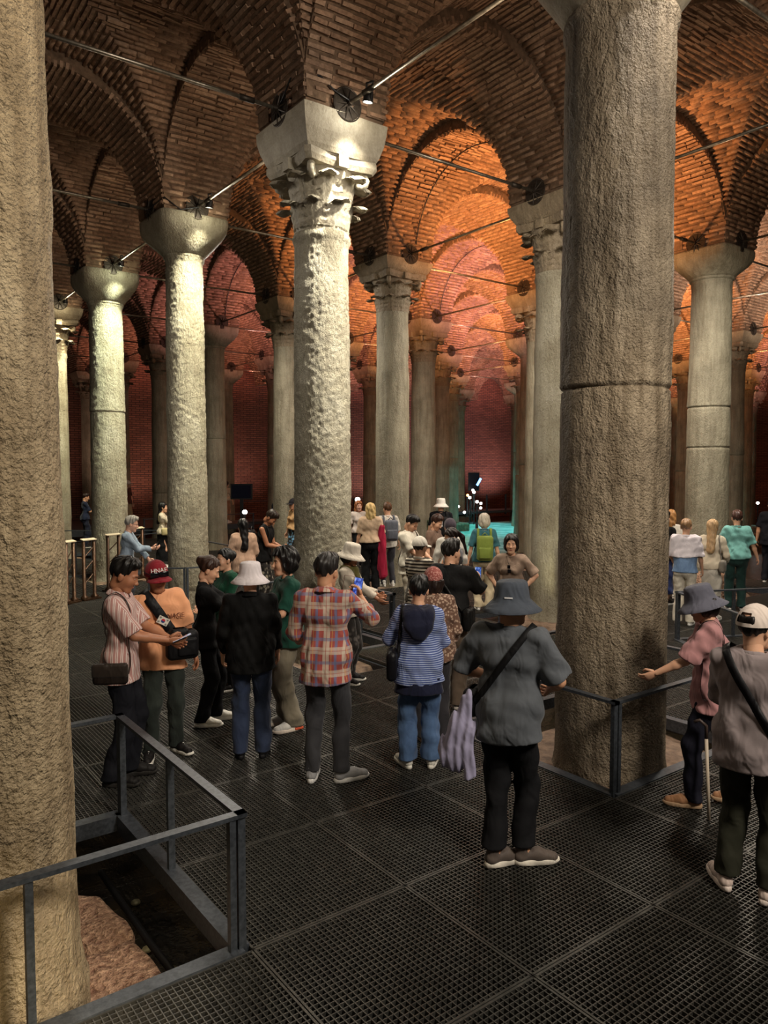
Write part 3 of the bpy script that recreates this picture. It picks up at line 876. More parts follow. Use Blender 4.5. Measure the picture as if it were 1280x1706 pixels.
for k, (a, z, r) in enumerate(((.2, .5, .9), (2.2, .6, .7), (3.6, .35, 1.0), (5.0, .8, .6), (1.2, 1.2, .5), (4.2, 1.5, .35))):
    e = (r * math.cos(a), r * math.sin(a), z + .3)
    MB().tube([(0, 0, z), (e[0] * .6, e[1] * .6, z + .05), e], [.025, .018, .01], 6).obj('branch', M_BLACK, o, True)
    b = MB(); b.lathe([(.001, e[2] - .07), (.05, e[2] - .05), (.07, e[2]), (.05, e[2] + .05), (.001, e[2] + .07)], 12, Matrix.Translation((e[0], e[1], 0))); b.obj('bulb', M_BULBO if k == 4 else M_BULB, o, True)
for u, v, lab in ((790, 820, 'small white lamp on the far gangway, uppermost'), (783, 829, 'small white lamp on the far gangway, in the middle'), (795, 836, 'small white lamp on the far gangway, lowest right'), (596, 832, 'white lamp glowing just right of the bright centre column'), (408, 853, 'bluish lamp on the rail by the far terrace'), (1263, 838, 'white lamp glowing at the right edge between columns')):
    dd = 40 if u > 700 else 24
    d = ray(u, v); s = dd / float(d[:2] @ F2); P = d * s + np.array([0, 0, CH])
    o = empty('bollard_lamp', (P[0], P[1], max(P[2], .25))); tag(o, lab, 'lamp')
    MB().tube([(0, 0, -max(P[2], .25) - .74), (0, 0, -.05)], .03, 8).obj('stem', M_BLACK, o)
    MB().lathe([(.001, -.07), (.06, -.05), (.08, 0), (.06, .05), (.001, .07)], 12).obj('globe', M_BULB, o, True)
# dark screens standing before the wall
def panel_screen(u, v0, v1, wd, dist, label, glow=False):
    d = ray(u, v0); s = dist / float(d[:2] @ F2); P = d * s
    d1 = ray(u, v1); z1 = (d1 * (dist / float(d1[:2] @ F2)))[2] + CH; z0 = P[2] + CH
    o = empty('display_panel', (P[0], P[1], z1), TH - PI / 2); tag(o, label, 'screen')
    MB().box((-wd / 2, 0, 0), (wd / 2, .12, z0 - z1)).obj('casing', M_BLACK, o)
    MB().box((-.06, .02, -1.6), (.06, .1, 0)).obj('stand', M_BLACK, o)
    MB().box((-wd / 2 + .05, -.01, .05), (wd / 2 - .05, 0, z0 - z1 - .05)).obj('screen', plain('dark_screen', (.004, .006, .02), .2), o)
    if glow:
        MB().box((-.06, -.02, .35), (.06, -.012, .8), Matrix.Rotation(.5, 4, 'Y')).obj('glowing_figure', plain('blue_glow', (.1, .2, .9), .5, emit=(.2, .45, 1), es=4), o)
panel_screen(790, 787, 818, .62, 42, 'black display panel with a blue streak before the purple wall', True)
panel_screen(402, 806, 832, .8, 28, 'black panel before the red wall at left')

# ---- boulder slab, rubble and kerb in the left pit
def rock(name, poly, z0, z1, mat, label, cat='stone', seed=0, amp=.03, parent=None):
    P = np.array(poly); c = P.mean(0); n = len(P)
    rings = [(1.03, z0), (1.06, z0 + (z1 - z0) * .6), (1.0, z1 - .03), (.93, z1), (.7, z1 + .008), (.4, z1 + .012), (.12, z1 + .01)]
    # refine outline
    Q = []
    for k in range(n):
        for s in range(7): Q.append(P[k] + (P[(k + 1) % n] - P[k]) * s / 7)
    Q = np.array(Q); Q = (np.roll(Q, 1, 0) + Q * 2 + np.roll(Q, -1, 0)) / 4; m = len(Q)
    V = []
    for f, z in rings:
        for q in Q:
            p = c + (q - c) * f; nn = vnoise(np.array([[p[0] * 9 + seed, p[1] * 9, z * 9], [p[0] * 3 + seed, p[1] * 3, z * 3]]))
            V.append((p[0] + amp * .6 * nn[1], p[1] + amp * .6 * nn[0], z + amp * (nn[0] * .6 + nn[1] * .5)))
    Fc = [(L*m + k, L*m + (k+1) % m, (L+1)*m + (k+1) % m, (L+1)*m + k) for L in range(len(rings) - 1) for k in range(m)] + [tuple((len(rings)-1)*m + k for k in range(m))]
    o = link(name, mesh_from(name, V, Fc, mat, True), parent)
    if parent is None: tag(o, label, cat)
    return o
zs_ = -.26
rock('stone_block', [G(120, 1488, zs_), G(170, 1487, zs_), G(208, 1530, zs_), G(222, 1560, zs_), G(160, 1585, zs_), G(118, 1580, zs_)], -.75, zs_, M_ROCK, 'rough pinkish stone block in the left pit, farther of two', seed=1)
rock('stone_block', [G(118, 1588, zs_), G(162, 1590, zs_), G(224, 1566, zs_), G(250, 1592, zs_), G(285, 1640, zs_), G(225, 1690, zs_), G(120, 1712, zs_)], -.75, zs_ - .01, M_ROCK, 'rough pinkish stone block in the left pit, nearer of two', seed=5)
rock('rubble_footing', [(.05, 3.46), (1.05, 3.46), (1.2, 3.75), (1.1, 4.5), (.2, 4.6)], -.75, -.42, M_PLINTH, 'rubble footing under the sandy left column', 'footing', 9, .05)
pipe = MB().tube([(1.52, 3.5, -.35), (1.50, 4.4, -.36), (1.50, 5.3, -.35)], .022, 8).obj('cable_pipe', M_BLACK, None, True); tag(pipe, 'dark pipe running along the left pit edge', 'pipe')
for k, (u, v) in enumerate(((288, 1612), (245, 1578), (226, 1500))):
    g_ = G(u, v, -.72); c = MB().lathe([(.001, .012), (.03, .01), (.035, 0), (.03, -.01)], 12).obj('pebble', plain('pale_pebble', srgb(200, 190, 150), .5), None, True, loc=(*g_, -.735))
    tag(c, ('pale round pebble in the left pit, nearest the grating', 'pale pebble in the left pit, middle one', 'pale pebble in the left pit, farthest')[k], 'pebble')
# pale stone edge under the railing right of the centre column and big column's bed
rock('stone_edge', [(5.72, 8.45), (6.38, 8.45), (6.3, 8.9), (5.8, 9.2)], -.75, -.16, grainy('yellow_stone', srgb(150, 130, 84), srgb(206, 188, 134), 12, .75, .8, .03), 'yellow lit stone ledge at the foot of the centre column', 'stone', 3)
rock('rock_bed', [(4.76, 3.47), (6.6, 3.47), (6.65, 4.7), (5.2, 5.2), (4.76, 4.6)], -.75, -.13, M_PLINTH, 'rough brown rock bed round the big front column foot', 'stone', 12, .05)
for k, (u, v, z, lab) in enumerate(((1212, 960, .1, 'orange lit stone block beside the grey column, lower'), (1212, 935, .42, 'orange lit stone block beside the grey column, upper'))):
    x, y = 13.55, 7.72
    rock('stone_block', [(x, y), (x + .8, y), (x + .8, y + .5), (x, y + .5)], z - .42, z + .12 - .1 * k, M_ROCK, lab, seed=20 + k)

# ---- brown turnstile-like barrier frames at left
M_BRONZE = grainy('bronze_post', srgb(46, 32, 22), srgb(84, 60, 42), 20, .35, .2, .004, .6)
M_TOP = plain('lit_top_plate', srgb(215, 200, 170), .5)  # light caught by the plates is put into their pale colour
for (u0, u1, vb, lab) in ((112, 124, 1006, 'brown barrier frame of two posts, leftmost of four'), (141, 158, 1000, 'brown barrier frame of two posts, second from left'), (181, 199, 985, 'brown barrier frame of two posts, third from left'), (222, 238, 965, 'brown barrier frame of two posts, rightmost of four')):
    a = np.array(G(u0, vb)); b = np.array(G(u1, vb - 3))
    L = float(np.linalg.norm(b - a)); o = empty('crowd_barrier', (a[0], a[1], 0), math.atan2(b[1] - a[1], b[0] - a[0])); tag(o, lab, 'barrier')
    hh = 1.12
    for x in (0, L):
        MB().tube([(x, 0, 0), (x, 0, .06), (x, 0, .09), (x, 0, hh)], [.07, .07, .035, .033], 10).obj('post', M_BRONZE, o, True)
    MB().box((-.08, -.10, 0), (L + .08, .10, .03)).obj('foot', M_BRONZE, o)
    MB().box((-.04, -.045, -.008), (L + .04, .045, .008), Matrix.Translation((0, 0, hh + .02)) @ Matrix.Rotation(.25, 4, 'X')).obj('top_plate', M_TOP, o)
    for q in range(3):
        z0 = .30 + q * .25
        MB().tube([(0, 0, z0), (L, 0, z0 + .2)], .011, 6).obj('brace', M_BRONZE, o)
# metal lattice arm between the first frames and further ones beside the centre column
for (u, v, lab) in ((478, 935, 'bent brass post by the man in a black cap, left'), (487, 938, 'bent brass post by the man in a black cap, right')):
    g_ = G(u, v); o = empty('barrier_post', (g_[0], g_[1], 0)); tag(o, lab, 'barrier')
    MB().tube([(0, 0, 0), (0, 0, .9), (.02, 0, 1.0), (.12, 0, 1.05)], .03, 8).obj('post', M_BRONZE, o, True)
    MB().lathe([(.16, 0), (.16, .02), (.04, .05)], 16, close=True).obj('foot', M_BRONZE, o)

# ---- cables drooping along arch soffits
def cable(pts, label, r=.011):
    o = MB().tube(pts, r, 6).obj('cable', M_BLACK, None, True); tag(o, label, 'cable'); return o
def soffit_cable(i, j, ax, t0, t1, off, label):
    P = []
    a = A_Y if ax == 1 else A_X
    x, y = colxy(i, j); cx, cy = (x, y + SY / 2) if ax == 1 else (x + SX / 2, y)
    for t in np.linspace(t0, t1, 24):
        p, tan, nrm = ellipse_frame(a, RISE, t); p = p + nrm * .03
        P.append((cx + off, cy + p[0], ZS + p[1]) if ax == 1 else (cx + p[0], cy + off, ZS + p[1]))
    cable(P, label)
soffit_cable(1, 1, 1, .15, 2.2, .12, 'black cable curving up the orange arch above the greenish column')
soffit_cable(2, 2, 1, .15, 2.4, .1, 'black cable up the second orange arch of the aisle')
soffit_cable(1, 3, 1, .15, 2.4, .1, 'black cable up the pinkish arch behind the left bright column')
soffit_cable(2, 1, 1, .15, 2.4, .1, 'black cable up the arch above the grey bowl capital')
xa, ya = colxy(0, 1); xb, yb = colxy(0, 2)
cable([(xa - IH - .03, ya - .05, ZR + .02), (xa - IH - .02, ya - .3, ZR + .25), (xa - IH + .2, ya - IH - .02, ZR + .22), (xa - .2, ya - IH - .03, ZR + .1), (xa, ya - IH - .1, ZR)], 'black lamp cable looped round the bright carved capital top')
cable([(xb - IH - .03, yb - .05, ZR), (xb - IH + .02, yb - IH - .02, ZR + .05), (xb - .3, yb - IH - .02, ZR - .1), (xb, yb - IH - .1, ZR - .02)], 'black lamp cable drooping across the bright bowl capital')

# ---- coloured uplights on the capitals of the far bays
def up(x, y, c, e, z=5.6, tgt=None, cone=150):
    light('SPOT', 'vault_uplight', (x - 1.0, y - .9, z), c, e, tgt or (x + .5, y + .5, 12), .10, cone, .7)
for i in range(1, 8):
    for j in range(1, 7):
        cx, cy = X0 + SX * (i + .5), Y0 + SY * (j + .5)
        q = px_of((cx, cy, 6.5))
        if q is None or not (-150 < q[0] < 1420): continue
        d = i - j
        if i + j <= 2 and (i, j) != (1, 1): continue
        if i - j >= -1 and q[0] > 600: c, e = (ORNG if (i * 3 + j * 5) % 4 else PINK), 1500 if i + j < 8 else 1100
        else: c, e = (REDD if (i + j) % 3 == 0 else PINK), 620
        if i - j >= 1 and j <= 1: c, e = (1, .80, .64), 800
        if (i, j) == (1, 1): c, e = ORNG, 1500
        if j >= 5: c, e = (PINK if q[0] > 500 else REDD), 420
        up(cx, cy, c, e)

# =================================================================== PEOPLE
# a person is modelled as a smooth blend of tapered limbs sampled on a grid and skinned (surface nets)
class Field:
    def __init__(s, lo, hi, h):
        s.lo = np.array(lo, np.float32); s.h = h
        s.n = np.maximum(np.ceil((np.array(hi) - s.lo) / h).astype(int) + 1, 4)
        s.ax = [s.lo[k] + h * np.arange(s.n[k], dtype=np.float32) for k in range(3)]
        s.D = np.full(tuple(s.n), .5, np.float32)
    def box(s, lo, hi, pad):
        sl = []
        for k in range(3):
            a = int(max(0, math.floor((lo[k] - pad - s.lo[k]) / s.h))); b = int(min(s.n[k], math.ceil((hi[k] + pad - s.lo[k]) / s.h) + 1))
            if b <= a: return None
            sl.append(slice(a, b))
        return tuple(sl)
    def pts(s, sl):
        return s.ax[0][sl[0]][:, None, None], s.ax[1][sl[1]][None, :, None], s.ax[2][sl[2]][None, None, :]
    def blend(s, sl, d, k, sub=False):
        D = s.D[sl]
        if sub:
            d = -d
            h = np.clip(.5 - .5 * (D - d) / k, 0, 1); s.D[sl] = D * (1 - h) + d * h + k * h * (1 - h)
        else:
            h = np.clip(.5 + .5 * (D - d) / k, 0, 1); s.D[sl] = D * (1 - h) + d * h - k * h * (1 - h)
    def cone(s, a, b, ra, rb, k=.02, ys=1.0, xs=1.0, cut=None, sub=False):
        """tapered capsule; ys > 1 flattens it front to back; cut=(point, direction) keeps only the side before the point"""
        a = np.array(a, np.float32); b = np.array(b, np.float32); r = max(ra, rb)
        sl = s.box(np.minimum(a, b) - r, np.maximum(a, b) + r, k + 2.5 * s.h)
        if sl is None: return
        x, y, z = s.pts(sl)
        dx, dy, dz = (x - a[0]) * xs, (y - a[1]) * ys, z - a[2]
        bx, by, bz = (b[0] - a[0]) * xs, (b[1] - a[1]) * ys, b[2] - a[2]
        q = bx * bx + by * by + bz * bz + 1e-9
        t = np.clip((dx * bx + dy * by + dz * bz) / q, 0, 1)
        d = np.sqrt((dx - bx * t) ** 2 + (dy - by * t) ** 2 + (dz - bz * t) ** 2) - (ra + (rb - ra) * t)
        if cut is not None:
            c, n = cut; d = np.maximum(d, (x - c[0]) * n[0] + (y - c[1]) * n[1] + (z - c[2]) * n[2])
        s.blend(sl, d.astype(np.float32), k, sub)
    def ell(s, c, r, k=.02, sub=False):
        c = np.array(c, np.float32); r = np.array(r, np.float32)
        sl = s.box(c - r, c + r, k + 2.5 * s.h)
        if sl is None: return
        x, y, z = s.pts(sl)
        u = np.sqrt(((x - c[0]) / r[0]) ** 2 + ((y - c[1]) / r[1]) ** 2 + ((z - c[2]) / r[2]) ** 2)
        s.blend(sl, ((u - 1) * r.min()).astype(np.float32), k, sub)
    def keep(s, fn):
        x, y, z = s.pts((slice(None),) * 3); s.D = np.maximum(s.D, fn(x, y, z).astype(np.float32))
    def wrinkle(s, amp, seed, fz=9.0, fxy=6.0):
        r = np.random.default_rng(seed); x, y, z = s.pts((slice(None),) * 3); w = 0
        for q in range(4):
            ph = r.random(4) * 6.28; k = r.normal(0, 1, 3) * np.array([fxy, fxy, fz * .5])
            w = w + np.sin(2 * PI * (x * k[0] + y * k[1]) * .55 + z * fz * (1 + .6 * q) * 2.2 * (1 if q % 2 else -.7) + 1.3 * np.sin(x * 14 + ph[1]) + 1.1 * np.sin(y * 17 + ph[2]) + ph[0]) * (1, .7, .5, .4)[q]
        s.D = s.D + (w * amp * .5).astype(np.float32)
    def net(s):
        D = s.D; nx, ny, nz = D.shape; ins = D < 0
        c = np.zeros((nx - 1, ny - 1, nz - 1), np.int8)
        for i in (0, 1):
            for j in (0, 1):
                for k in (0, 1): c += ins[i:nx - 1 + i, j:ny - 1 + j, k:nz - 1 + k]
        act = (c > 0) & (c < 8); I = np.argwhere(act)
        if len(I) == 0: return np.zeros((0, 3)), np.zeros((0, 4), int)
        idx = np.full(act.shape, -1, np.int32); idx[act] = np.arange(len(I))
        S = np.zeros((len(I), 3), np.float32); W = np.zeros(len(I), np.float32)
        cor = [np.array(q) for q in ((0,0,0),(1,0,0),(0,1,0),(1,1,0),(0,0,1),(1,0,1),(0,1,1),(1,1,1))]
        val = [D[I[:, 0] + q[0], I[:, 1] + q[1], I[:, 2] + q[2]] for q in cor]
        for a in range(8):
            for b in range(a + 1, 8):
                if np.abs(cor[a] - cor[b]).sum() != 1: continue
                va, vb = val[a], val[b]; m = (va < 0) != (vb < 0)
                t = np.where(m, va / np.where(m, va - vb, 1), 0)
                S += m[:, None] * (cor[a] + t[:, None] * (cor[b] - cor[a])); W += m
        V = s.lo + (I + S / W[:, None]) * s.h
        Q = []
        for ax in range(3):
            o1, o2 = [(1, 2), (2, 0), (0, 1)][ax]
            A = [slice(None)] * 3; B = [slice(None)] * 3; A[ax] = slice(0, -1); B[ax] = slice(1, None)
            e = ins[tuple(A)] != ins[tuple(B)]
            P = np.argwhere(e); P = P[(P[:, o1] > 0) & (P[:, o2] > 0) & (P[:, o1] < D.shape[o1] - 1) & (P[:, o2] < D.shape[o2] - 1)]
            u = np.zeros(3, int); v = np.zeros(3, int); u[o1] = 1; v[o2] = 1
            q = np.stack([idx[tuple((P - w_).T)] for w_ in (u + v, v, 0 * u, u)], 1)
            fl = ins[tuple(P.T)]
            q[~fl] = q[~fl][:, ::-1]; Q.append(q)
        Q = np.concatenate(Q); return V, Q[(Q >= 0).all(1)]

def rotm(ax, a): return np.array(Matrix.Rotation(a, 3, ax))
def ik(S, Wt, l1, l2, hint):
    S = np.array(S, float); Wt = np.array(Wt, float); d = Wt - S; L = np.linalg.norm(d)
    if L > (l1 + l2) * .999: Wt = S + d / L * (l1 + l2) * .999; d = Wt - S; L = np.linalg.norm(d)
    u = d / L; h = np.array(hint, float); h = h - u * (h @ u); h /= np.linalg.norm(h) + 1e-9
    a = (l1 * l1 - l2 * l2 + L * L) / (2 * L); b = math.sqrt(max(0, l1 * l1 - a * a))
    return S + u * a + h * b, Wt

SKINS = {}
def skin(tone):
    c = {'light': srgb(214, 166, 136), 'mid': srgb(196, 146, 114), 'tan': srgb(166, 112, 82), 'pink': srgb(222, 172, 148)}[tone]
    if tone not in SKINS:
        m, t, b = nt('skin'); v = coords(t); n = noise(t, v, 30, 3, .5)
        t.links.new(mixc(t, .18, c, ramp(t, n, [(.3, (.75, .6, .55)), (.7, (1, .95, .9))]), 'MULTIPLY'), b.inputs['Base Color'])
        b.inputs['Roughness'].default_value = .5; b.inputs['Subsurface Weight'].default_value = .06; b.inputs['Subsurface Radius'].default_value = (.02, .008, .004)
        SKINS[tone] = m
    return SKINS[tone]
CL = {}
def cloth(c, rough=.85, pat=None):
    key = (c, pat)
    if key in CL: return CL[key]
    m, t, b = nt('fabric'); base = srgb(*c); v = coords(t)
    n = noise(t, v, 7, 4, .6); fine = noise(t, v, 170, 2, .5)
    col = mixc(t, .35, base, ramp(t, n, [(.3, (.62, .62, .62)), (.7, (1.1, 1.1, 1.1))]), 'MULTIPLY')
    sx = node(t, 'ShaderNodeSeparateXYZ'); t.links.new(v, sx.inputs[0])
    def band(out, period, lo, hi, off=0.0, soft=.0):
        a = node(t, 'ShaderNodeMath', operation='MULTIPLY_ADD'); a.inputs[1].default_value = 1 / period; a.inputs[2].default_value = off + 50
        t.links.new(out, a.inputs[0]); f = node(t, 'ShaderNodeMath', operation='FRACT'); t.links.new(a.outputs[0], f.inputs[0])
        g = node(t, 'ShaderNodeMath', operation='GREATER_THAN'); g.inputs[1].default_value = lo; t.links.new(f.outputs[0], g.inputs[0])
        l = node(t, 'ShaderNodeMath', operation='LESS_THAN'); l.inputs[1].default_value = hi; t.links.new(f.outputs[0], l.inputs[0])
        mu = node(t, 'ShaderNodeMath', operation='MULTIPLY'); t.links.new(g.outputs[0], mu.inputs[0]); t.links.new(l.outputs[0], mu.inputs[1]); return mu.outputs[0]
    ang = node(t, 'ShaderNodeMath', operation='ARCTAN2'); t.links.new(sx.outputs[0], ang.inputs[0])
    ny = node(t, 'ShaderNodeMath', operation='MULTIPLY'); ny.inputs[1].default_value = -1.0; t.links.new(sx.outputs[1], ny.inputs[0]); t.links.new(ny.outputs[0], ang.inputs[1])
    class SIDE: pass
    if pat in ('vstripe', 'plaid'):
        tcn = node(t, 'ShaderNodeTexCoord'); sn = node(t, 'ShaderNodeSeparateXYZ'); t.links.new(tcn.outputs['Normal'], sn.inputs[0])
        ab = [node(t, 'ShaderNodeMath', operation='ABSOLUTE') for _ in (0, 1)]
        for q in (0, 1): t.links.new(sn.outputs[q], ab[q].inputs[0])
        gt = node(t, 'ShaderNodeMath', operation='GREATER_THAN'); t.links.new(ab[0].outputs[0], gt.inputs[0]); t.links.new(ab[1].outputs[0], gt.inputs[1])
        mx = node(t, 'ShaderNodeMix'); t.links.new(gt.outputs[0], mx.inputs[0]); t.links.new(sx.outputs[0], mx.inputs[2]); t.links.new(sx.outputs[1], mx.inputs[3]); SIDE.outputs = [mx.outputs[0]]
    if pat == 'vstripe':
        add = SIDE
        col = mixc(t, band(add.outputs[0], .036, .0, .5), col, srgb(206, 190, 184)); col = mixc(t, band(add.outputs[0], .036, .18, .3), col, srgb(140, 92, 90))
    elif pat == 'hstripe': col = mixc(t, band(sx.outputs[2], .019, .0, .42), col, srgb(160, 172, 204))
    elif pat == 'bwstripe': col = mixc(t, band(sx.outputs[2], .045, .0, .5), col, srgb(52, 46, 42))
    elif pat == 'plaid':
        A = SIDE.outputs[0]; Z = sx.outputs[2]
        col = mixc(t, mul(t, band(A, .145, .0, .34), .75), col, srgb(190, 178, 162)); col = mixc(t, mul(t, band(A, .145, .60, .74), .7), col, srgb(92, 112, 150))
        col = mixc(t, mul(t, band(Z, .17, .0, .30), .60), col, srgb(192, 180, 164)); col = mixc(t, mul(t, band(Z, .17, .56, .70), .6), col, srgb(96, 112, 146))
        col = mixc(t, mul(t, band(A, .145, .14, .18), .6), col, srgb(150, 60, 56)); col = mixc(t, mul(t, band(Z, .17, .13, .17), .5), col, srgb(150, 60, 56)); col = mixc(t, mul(t, band(A, .145, .44, .47), .6), col, srgb(214, 170, 90))
    elif pat == 'lace' or pat == 'camo' or pat == 'floral':
        vo = node(t, 'ShaderNodeTexVoronoi'); vo.inputs['Scale'].default_value = {'lace': 38, 'camo': 14, 'floral': 55}[pat]; t.links.new(v, vo.inputs['Vector'])
        c2 = {'lace': srgb(112, 84, 70), 'camo': srgb(40, 36, 34), 'floral': srgb(150, 82, 76)}[pat]
        col = mixc(t, ramp(t, vo.outputs['Distance'], [(.30, (0, 0, 0)), (.5, (1, 1, 1))]), col, c2)
    elif pat == 'denim': col = mixc(t, .5, col, ramp(t, noise(t, coords(t, (1, 1, .5)), 6, 4, .7), [(.35, (.45, .5, .6)), (.65, (1.25, 1.25, 1.2))]), 'MULTIPLY')
    t.links.new(col, b.inputs['Base Color']); b.inputs['Roughness'].default_value = rough; b.inputs['Specular IOR Level'].default_value = .2
    b.inputs['Sheen Weight'].default_value = .1 if max(c) > 40 else 0
    v3 = coords(t, (1.0, 1.0, .55)); wv = node(t, 'ShaderNodeTexNoise'); wv.inputs['Scale'].default_value = 8.5; wv.inputs['Detail'].default_value = 2; wv.inputs['Roughness'].default_value = .5; wv.inputs['Distortion'].default_value = .7; t.links.new(v3, wv.inputs['Vector'])
    b1 = bump(t, b, wv.outputs['Fac'], .55, .05); b2 = node(t, 'ShaderNodeBump'); b2.inputs['Strength'].default_value = .2; b2.inputs['Distance'].default_value = .002; t.links.new(fine, b2.inputs['Height']); t.links.new(b1.outputs[0], b2.inputs['Normal']); t.links.new(b2.outputs[0], b.inputs['Normal'])
    CL[key] = m; return m
def mul(t, s, f):
    n = node(t, 'ShaderNodeMath', operation='MULTIPLY'); n.inputs[1].default_value = f; t.links.new(s, n.inputs[0]); return n.outputs[0]
HM = {}
def hairmat(c):
    if c not in HM:
        m, t, b = nt('hair'); v = coords(t, (1, 1, .12)); n = noise(t, v, 90, 3, .6); base = srgb(*c)
        t.links.new(mixc(t, .7, base, ramp(t, n, [(.3, (.45, .45, .45)), (.7, (1.35, 1.3, 1.25))]), 'MULTIPLY'), b.inputs['Base Color'])
        b.inputs['Roughness'].default_value = .42; b.inputs['Specular IOR Level'].default_value = .35; bump(t, b, n, .5, .004); HM[c] = m
    return HM[c]

# ---- shoe meshes (shared)
def shoe_meshes():
    f = Field((-.065, -.15, -.005), (.065, .19, .15), .0085)
    f.cone((0, -.095, .050), (0, .02, .060), .038, .036, .02); f.cone((0, .02, .052), (.004, .115, .034), .042, .036, .03); f.cone((0, -.085, .06), (0, -.08, .115), .038, .040, .02)
    f.cone((0, -.075, .09), (0, -.075, .15), .028, .030, .006, sub=True)
    f.keep(lambda x, y, z: .02 - z)
    up = f.net()
    m = MB(); n = 28; prof = []
    for k in range(n):
        a = 2 * PI * k / n; c, s = math.cos(a), math.sin(a)
        y = .148 * s + .012; x = (.040 + .008 * max(0, s) + .004 * abs(s)) * (abs(c) ** .75) * (1 if c > 0 else -1)
        prof.append((x, y))
    V = []
    for sc, z, lift in ((.93, 0, 1), (1.02, .006, 1), (1.07, .020, 1), (1.03, .030, 1), (.95, .036, 1)):
        for x, y in prof: V.append((x * sc, y * (1 + (sc - 1) * .4), z + (.012 * max(0, (y - .09) / .07) ** 2 if z < .01 else 0)))
    Fc = [(L*n + k, L*n + (k+1) % n, (L+1)*n + (k+1) % n, (L+1)*n + k) for L in range(4) for k in range(n)] + [tuple(range(n - 1, -1, -1)), tuple(4*n + k for k in range(n))]
    lace = MB()
    for q in range(4):
        y = .035 + q * .018; z = .097 - q * .010
        lace.tube([(-.026, y - .006, z - .016), (0, y, z), (.026, y + .006, z - .016)], .0045, 5); lace.tube([(.026, y - .006, z - .016), (0, y, z + .002), (-.026, y + .006, z - .016)], .0045, 5)
    return up, (V, Fc), (lace.V, lace.F)
SHOE_UP, SHOE_SOLE, SHOE_LACE = shoe_meshes()
SHM = {}
def shoe_me(kind, c):
    k = (kind, c)
    if k not in SHM:
        src = {'u': SHOE_UP, 's': SHOE_SOLE, 'l': SHOE_LACE}[kind]
        SHM[k] = mesh_from({'u': 'shoe', 's': 'sole', 'l': 'laces'}[kind], src[0], src[1], cloth(c, .6), True)
    return SHM[k]

def hand_mesh(Wr, fwd, palm, side, curl, sc=1.0):
    """five separate bent fingers on a shaped palm; fwd = finger direction, palm = direction the palm faces, side = +1 right hand"""
    f = np.array(fwd, float); f /= np.linalg.norm(f); p = np.array(palm, float); p -= f * (p @ f); p /= np.linalg.norm(p) + 1e-9
    a = np.cross(f, p) * side          # towards the thumb
    m = MB()
    W0 = np.array(Wr, float)
    L = lambda u, v, w_: tuple(W0 + (a * u + f * v + p * w_) * sc)
    # palm as a lofted flat tube
    n = 10; rings = ((-.025, .024, .020), (.0, .026, .018), (.03, .036, .017), (.065, .041, .015), (.088, .040, .012), (.096, .034, .008)); V = []
    for v, rx, rz in rings:
        for k in range(n):
            q = 2 * PI * k / n; V.append(L(rx * math.cos(q), v, rz * math.sin(q)))
    b0 = [(l*n + k, l*n + (k+1) % n, (l+1)*n + (k+1) % n, (l+1)*n + k) for l in range(len(rings) - 1) for k in range(n)] + [tuple(range(n - 1, -1, -1)), tuple((len(rings)-1)*n + k for k in range(n))]
    m.add(V, b0)
    for q, (u, v0, ln, r) in enumerate(((.030, .084, .072, .0092), (.010, .090, .080, .0094), (-.011, .087, .074, .0090), (-.030, .078, .058, .0080))):
        ang = 0; P = [np.array([u * .9, v0 - .02, 0])]; pos = np.array([u, v0, 0.0]); P.append(pos.copy())
        for seg, share in enumerate((.45, .31, .24)):
            ang += curl * (.75, 1.0, .7)[seg] * (1 + .08 * q)
            pos = pos + ln * share * np.array([u * .9 * (1 - curl) * .6, math.cos(ang), math.sin(ang)]); P.append(pos.copy())
        P.append(P[-1] + (P[-1] - P[-2]) * .12)
        m.tube([L(*x) for x in P], [v * sc for v in (r, r * 1.08, r, r * .95, r * .82, r * .3)], 6)
    P = [np.array([.022, .012, .004]), np.array([.044, .036, .012]), np.array([.056, .062, .018 + .018 * curl]), np.array([.052 - .016 * curl, .086, .024 + .03 * curl]), np.array([.051 - .018 * curl, .09, .026 + .032 * curl])]
    m.tube([L(*x) for x in P], [v * sc for v in (.015, .0125, .0105, .009, .004)], 6)
    return m.V, m.F

def head_mesh(h, fem, tilt):
    f = Field((-.115, -.135, -.20), (.115, .150, .155), h)
    k = .025
    f.ell((0, -.012, .042), (.074, .095, .088), k)
    f.ell((0, .030, -.030), (.060 if fem else .064, .062, .084), .03)
    f.cone((-.022, .060, -.098), (.022, .060, -.098), .020, .020, .03)
    f.cone((0, .066, -.104), (0, .070, -.104), .017 if fem else .021, .017, .02)
    for s in (1, -1):
        f.ell((s * .036, .060, -.026), (.024, .026, .026), .03)
        f.ell((s * .030, .090, .006), (.018, .012, .011), .012, sub=True)
        f.ell((s * .029, .079, .004), (.015, .011, .010), .006)
        f.cone((s * .016, .085, .022), (s * .046, .074, .022), .008 if fem else .010, .007, .012)
        f.ell((s * .076, -.006, -.010), (.010, .020, .031), .008)
        f.cone((s * .078, -.012, .012), (s * .084, -.018, .002), .007, .006, .006)
        f.ell((s * .008, .100, -.036), (.009, .009, .008), .006)
    f.cone((0, .088, .010), (0, .106, -.026), .0085, .010, .012); f.ell((0, .108, -.031), (.012, .013, .011), .008)
    f.cone((-.018, .083, -.060), (.018, .083, -.060), .0075, .0075, .008); f.cone((-.015, .082, -.071), (.015, .082, -.071), .008, .008, .008)
    f.cone((-.02, .094, -.0655), (.02, .094, -.0655), .0025, .0025, .004, sub=True)
    f.cone((0, -.022, -.02), (0, -.026, -.085), .048 if fem else .054, .046 if fem else .052, .03)
    return f.net()
HEADS = {}
def get_head(h, fem):
    k = (h, fem)
    if k not in HEADS: HEADS[k] = head_mesh(h, fem, 0)
    return HEADS[k]

